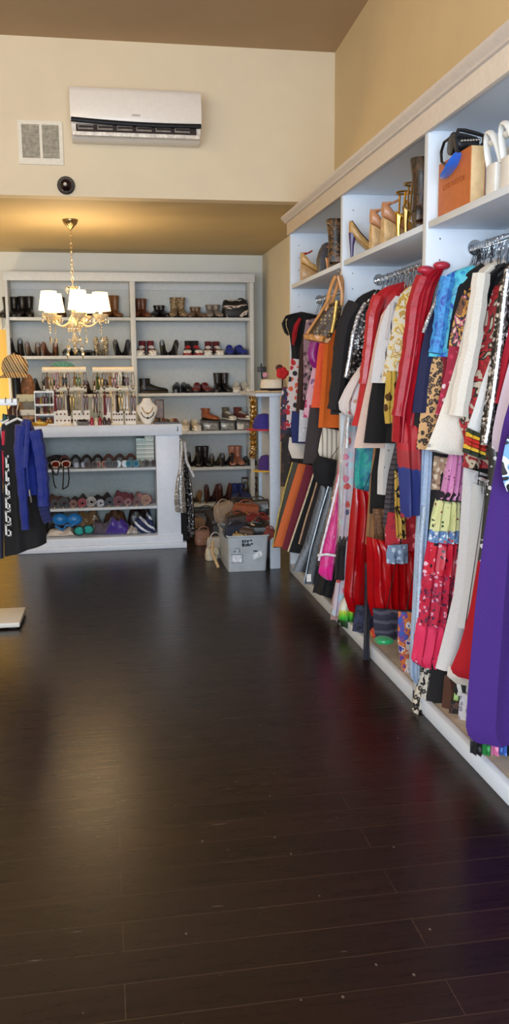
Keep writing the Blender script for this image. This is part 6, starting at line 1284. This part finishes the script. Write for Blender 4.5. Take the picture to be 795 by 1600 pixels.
def platform(px0, Y, lab, k):
    # platform sandal seen from its heel side: thick white sole, block heel and big looping straps
    r = thing('platform_sandal', lab, 'sandal', (1.49, Y, ZW)); a0, L2 = 1.375, .25
    sole = [(a0, .0), (a0, .115), (a0 + .05, .115), (a0 + .13, .06), (a0 + .2, .045), (a0 + L2, .05), (a0 + L2, 0), (a0 + .12, 0), (a0 + .085, .03), (a0 + .07, 0)]
    obj('sole', MB().rings([[Vector((x, Y + dy, ZW + .0005 + z)) for x, z in sole] for dy in (-.04, .04)]), WL, r, bevel=.008)
    for xo, w, h0, h1, lean in ((a0 + .02, .05, .11, .22, -.03), (a0 + .05, .05, .11, .17, .03), (a0 + .15, .047, .05, .10, 0), (a0 + .2, .045, .045, .085, 0)):
        obj('strap', MB().tube([(xo + lean * sin(t_), Y + w * cos(t_), ZW + h0 + (h1 - h0) * sin(t_)) for t_ in [pi * q / 14 for q in range(15)]], .008, 7, flat=1.6), WL, r)
    obj('ankle_loop', MB().tube([(a0 + .045 + .045 * cos(t_), Y + .043 * sin(t_), ZW + .205 + .022 * cos(t_)) for t_ in [2 * pi * q / 20 for q in range(20)]], .007, 7, True, flat=1.6), WL, r)
platform(0, 3.09, 'white strappy platform sandal beside the orange paper bag', 0)
platform(0, 2.97, 'second white platform sandal, farther right on the near top shelf', 1)

# ------------------------------------------------------------------ light
def area(nm, loc, rot, sx, sy, e, c):
    l = bpy.data.lights.new(nm, 'AREA'); l.shape = 'RECTANGLE'; l.size = sx; l.size_y = sy; l.energy = e; l.color = c
    o = bpy.data.objects.new(nm, l); COL.objects.link(o); o.location = loc; o.rotation_euler = rot; return o
def point(nm, loc, e, c, r=.08):
    l = bpy.data.lights.new(nm, 'POINT'); l.energy = e; l.color = c; l.shadow_soft_size = r
    o = bpy.data.objects.new(nm, l); COL.objects.link(o); o.location = loc; return o
area('daylight_window_left', (-2.0, YF - .2, 1.6), (radians(90), 0, 0), 2.1, 2.2, 165, (.75, .87, 1.0))
area('daylight_window_right', (.35, YF - .2, 1.6), (radians(90), 0, 0), 2.1, 2.2, 165, (.75, .87, 1.0))
point('ceiling_lamp_warm', (-1.6, 2.2, 3.3), 28, (1, .74, .46), .12)
point('ceiling_lamp_warm', (-.9, 4.4, 3.3), 12, (1, .74, .46), .12)
point('yellow_wall_fill', (-1.9, 8.5, 1.0), 48, (1, .80, .48), .12)  # unseen warm light added to brighten the yellow back wall
w = bpy.data.worlds.new('world'); S.world = w; w.use_nodes = True
w.node_tree.nodes['Background'].inputs[0].default_value = (.6, .75, 1, 1); w.node_tree.nodes['Background'].inputs[1].default_value = .6
S.view_settings.view_transform = 'Standard'; S.view_settings.look = 'None'; S.view_settings.exposure = 0.2; S.view_settings.gamma = 1; S.view_settings.use_curve_mapping = False
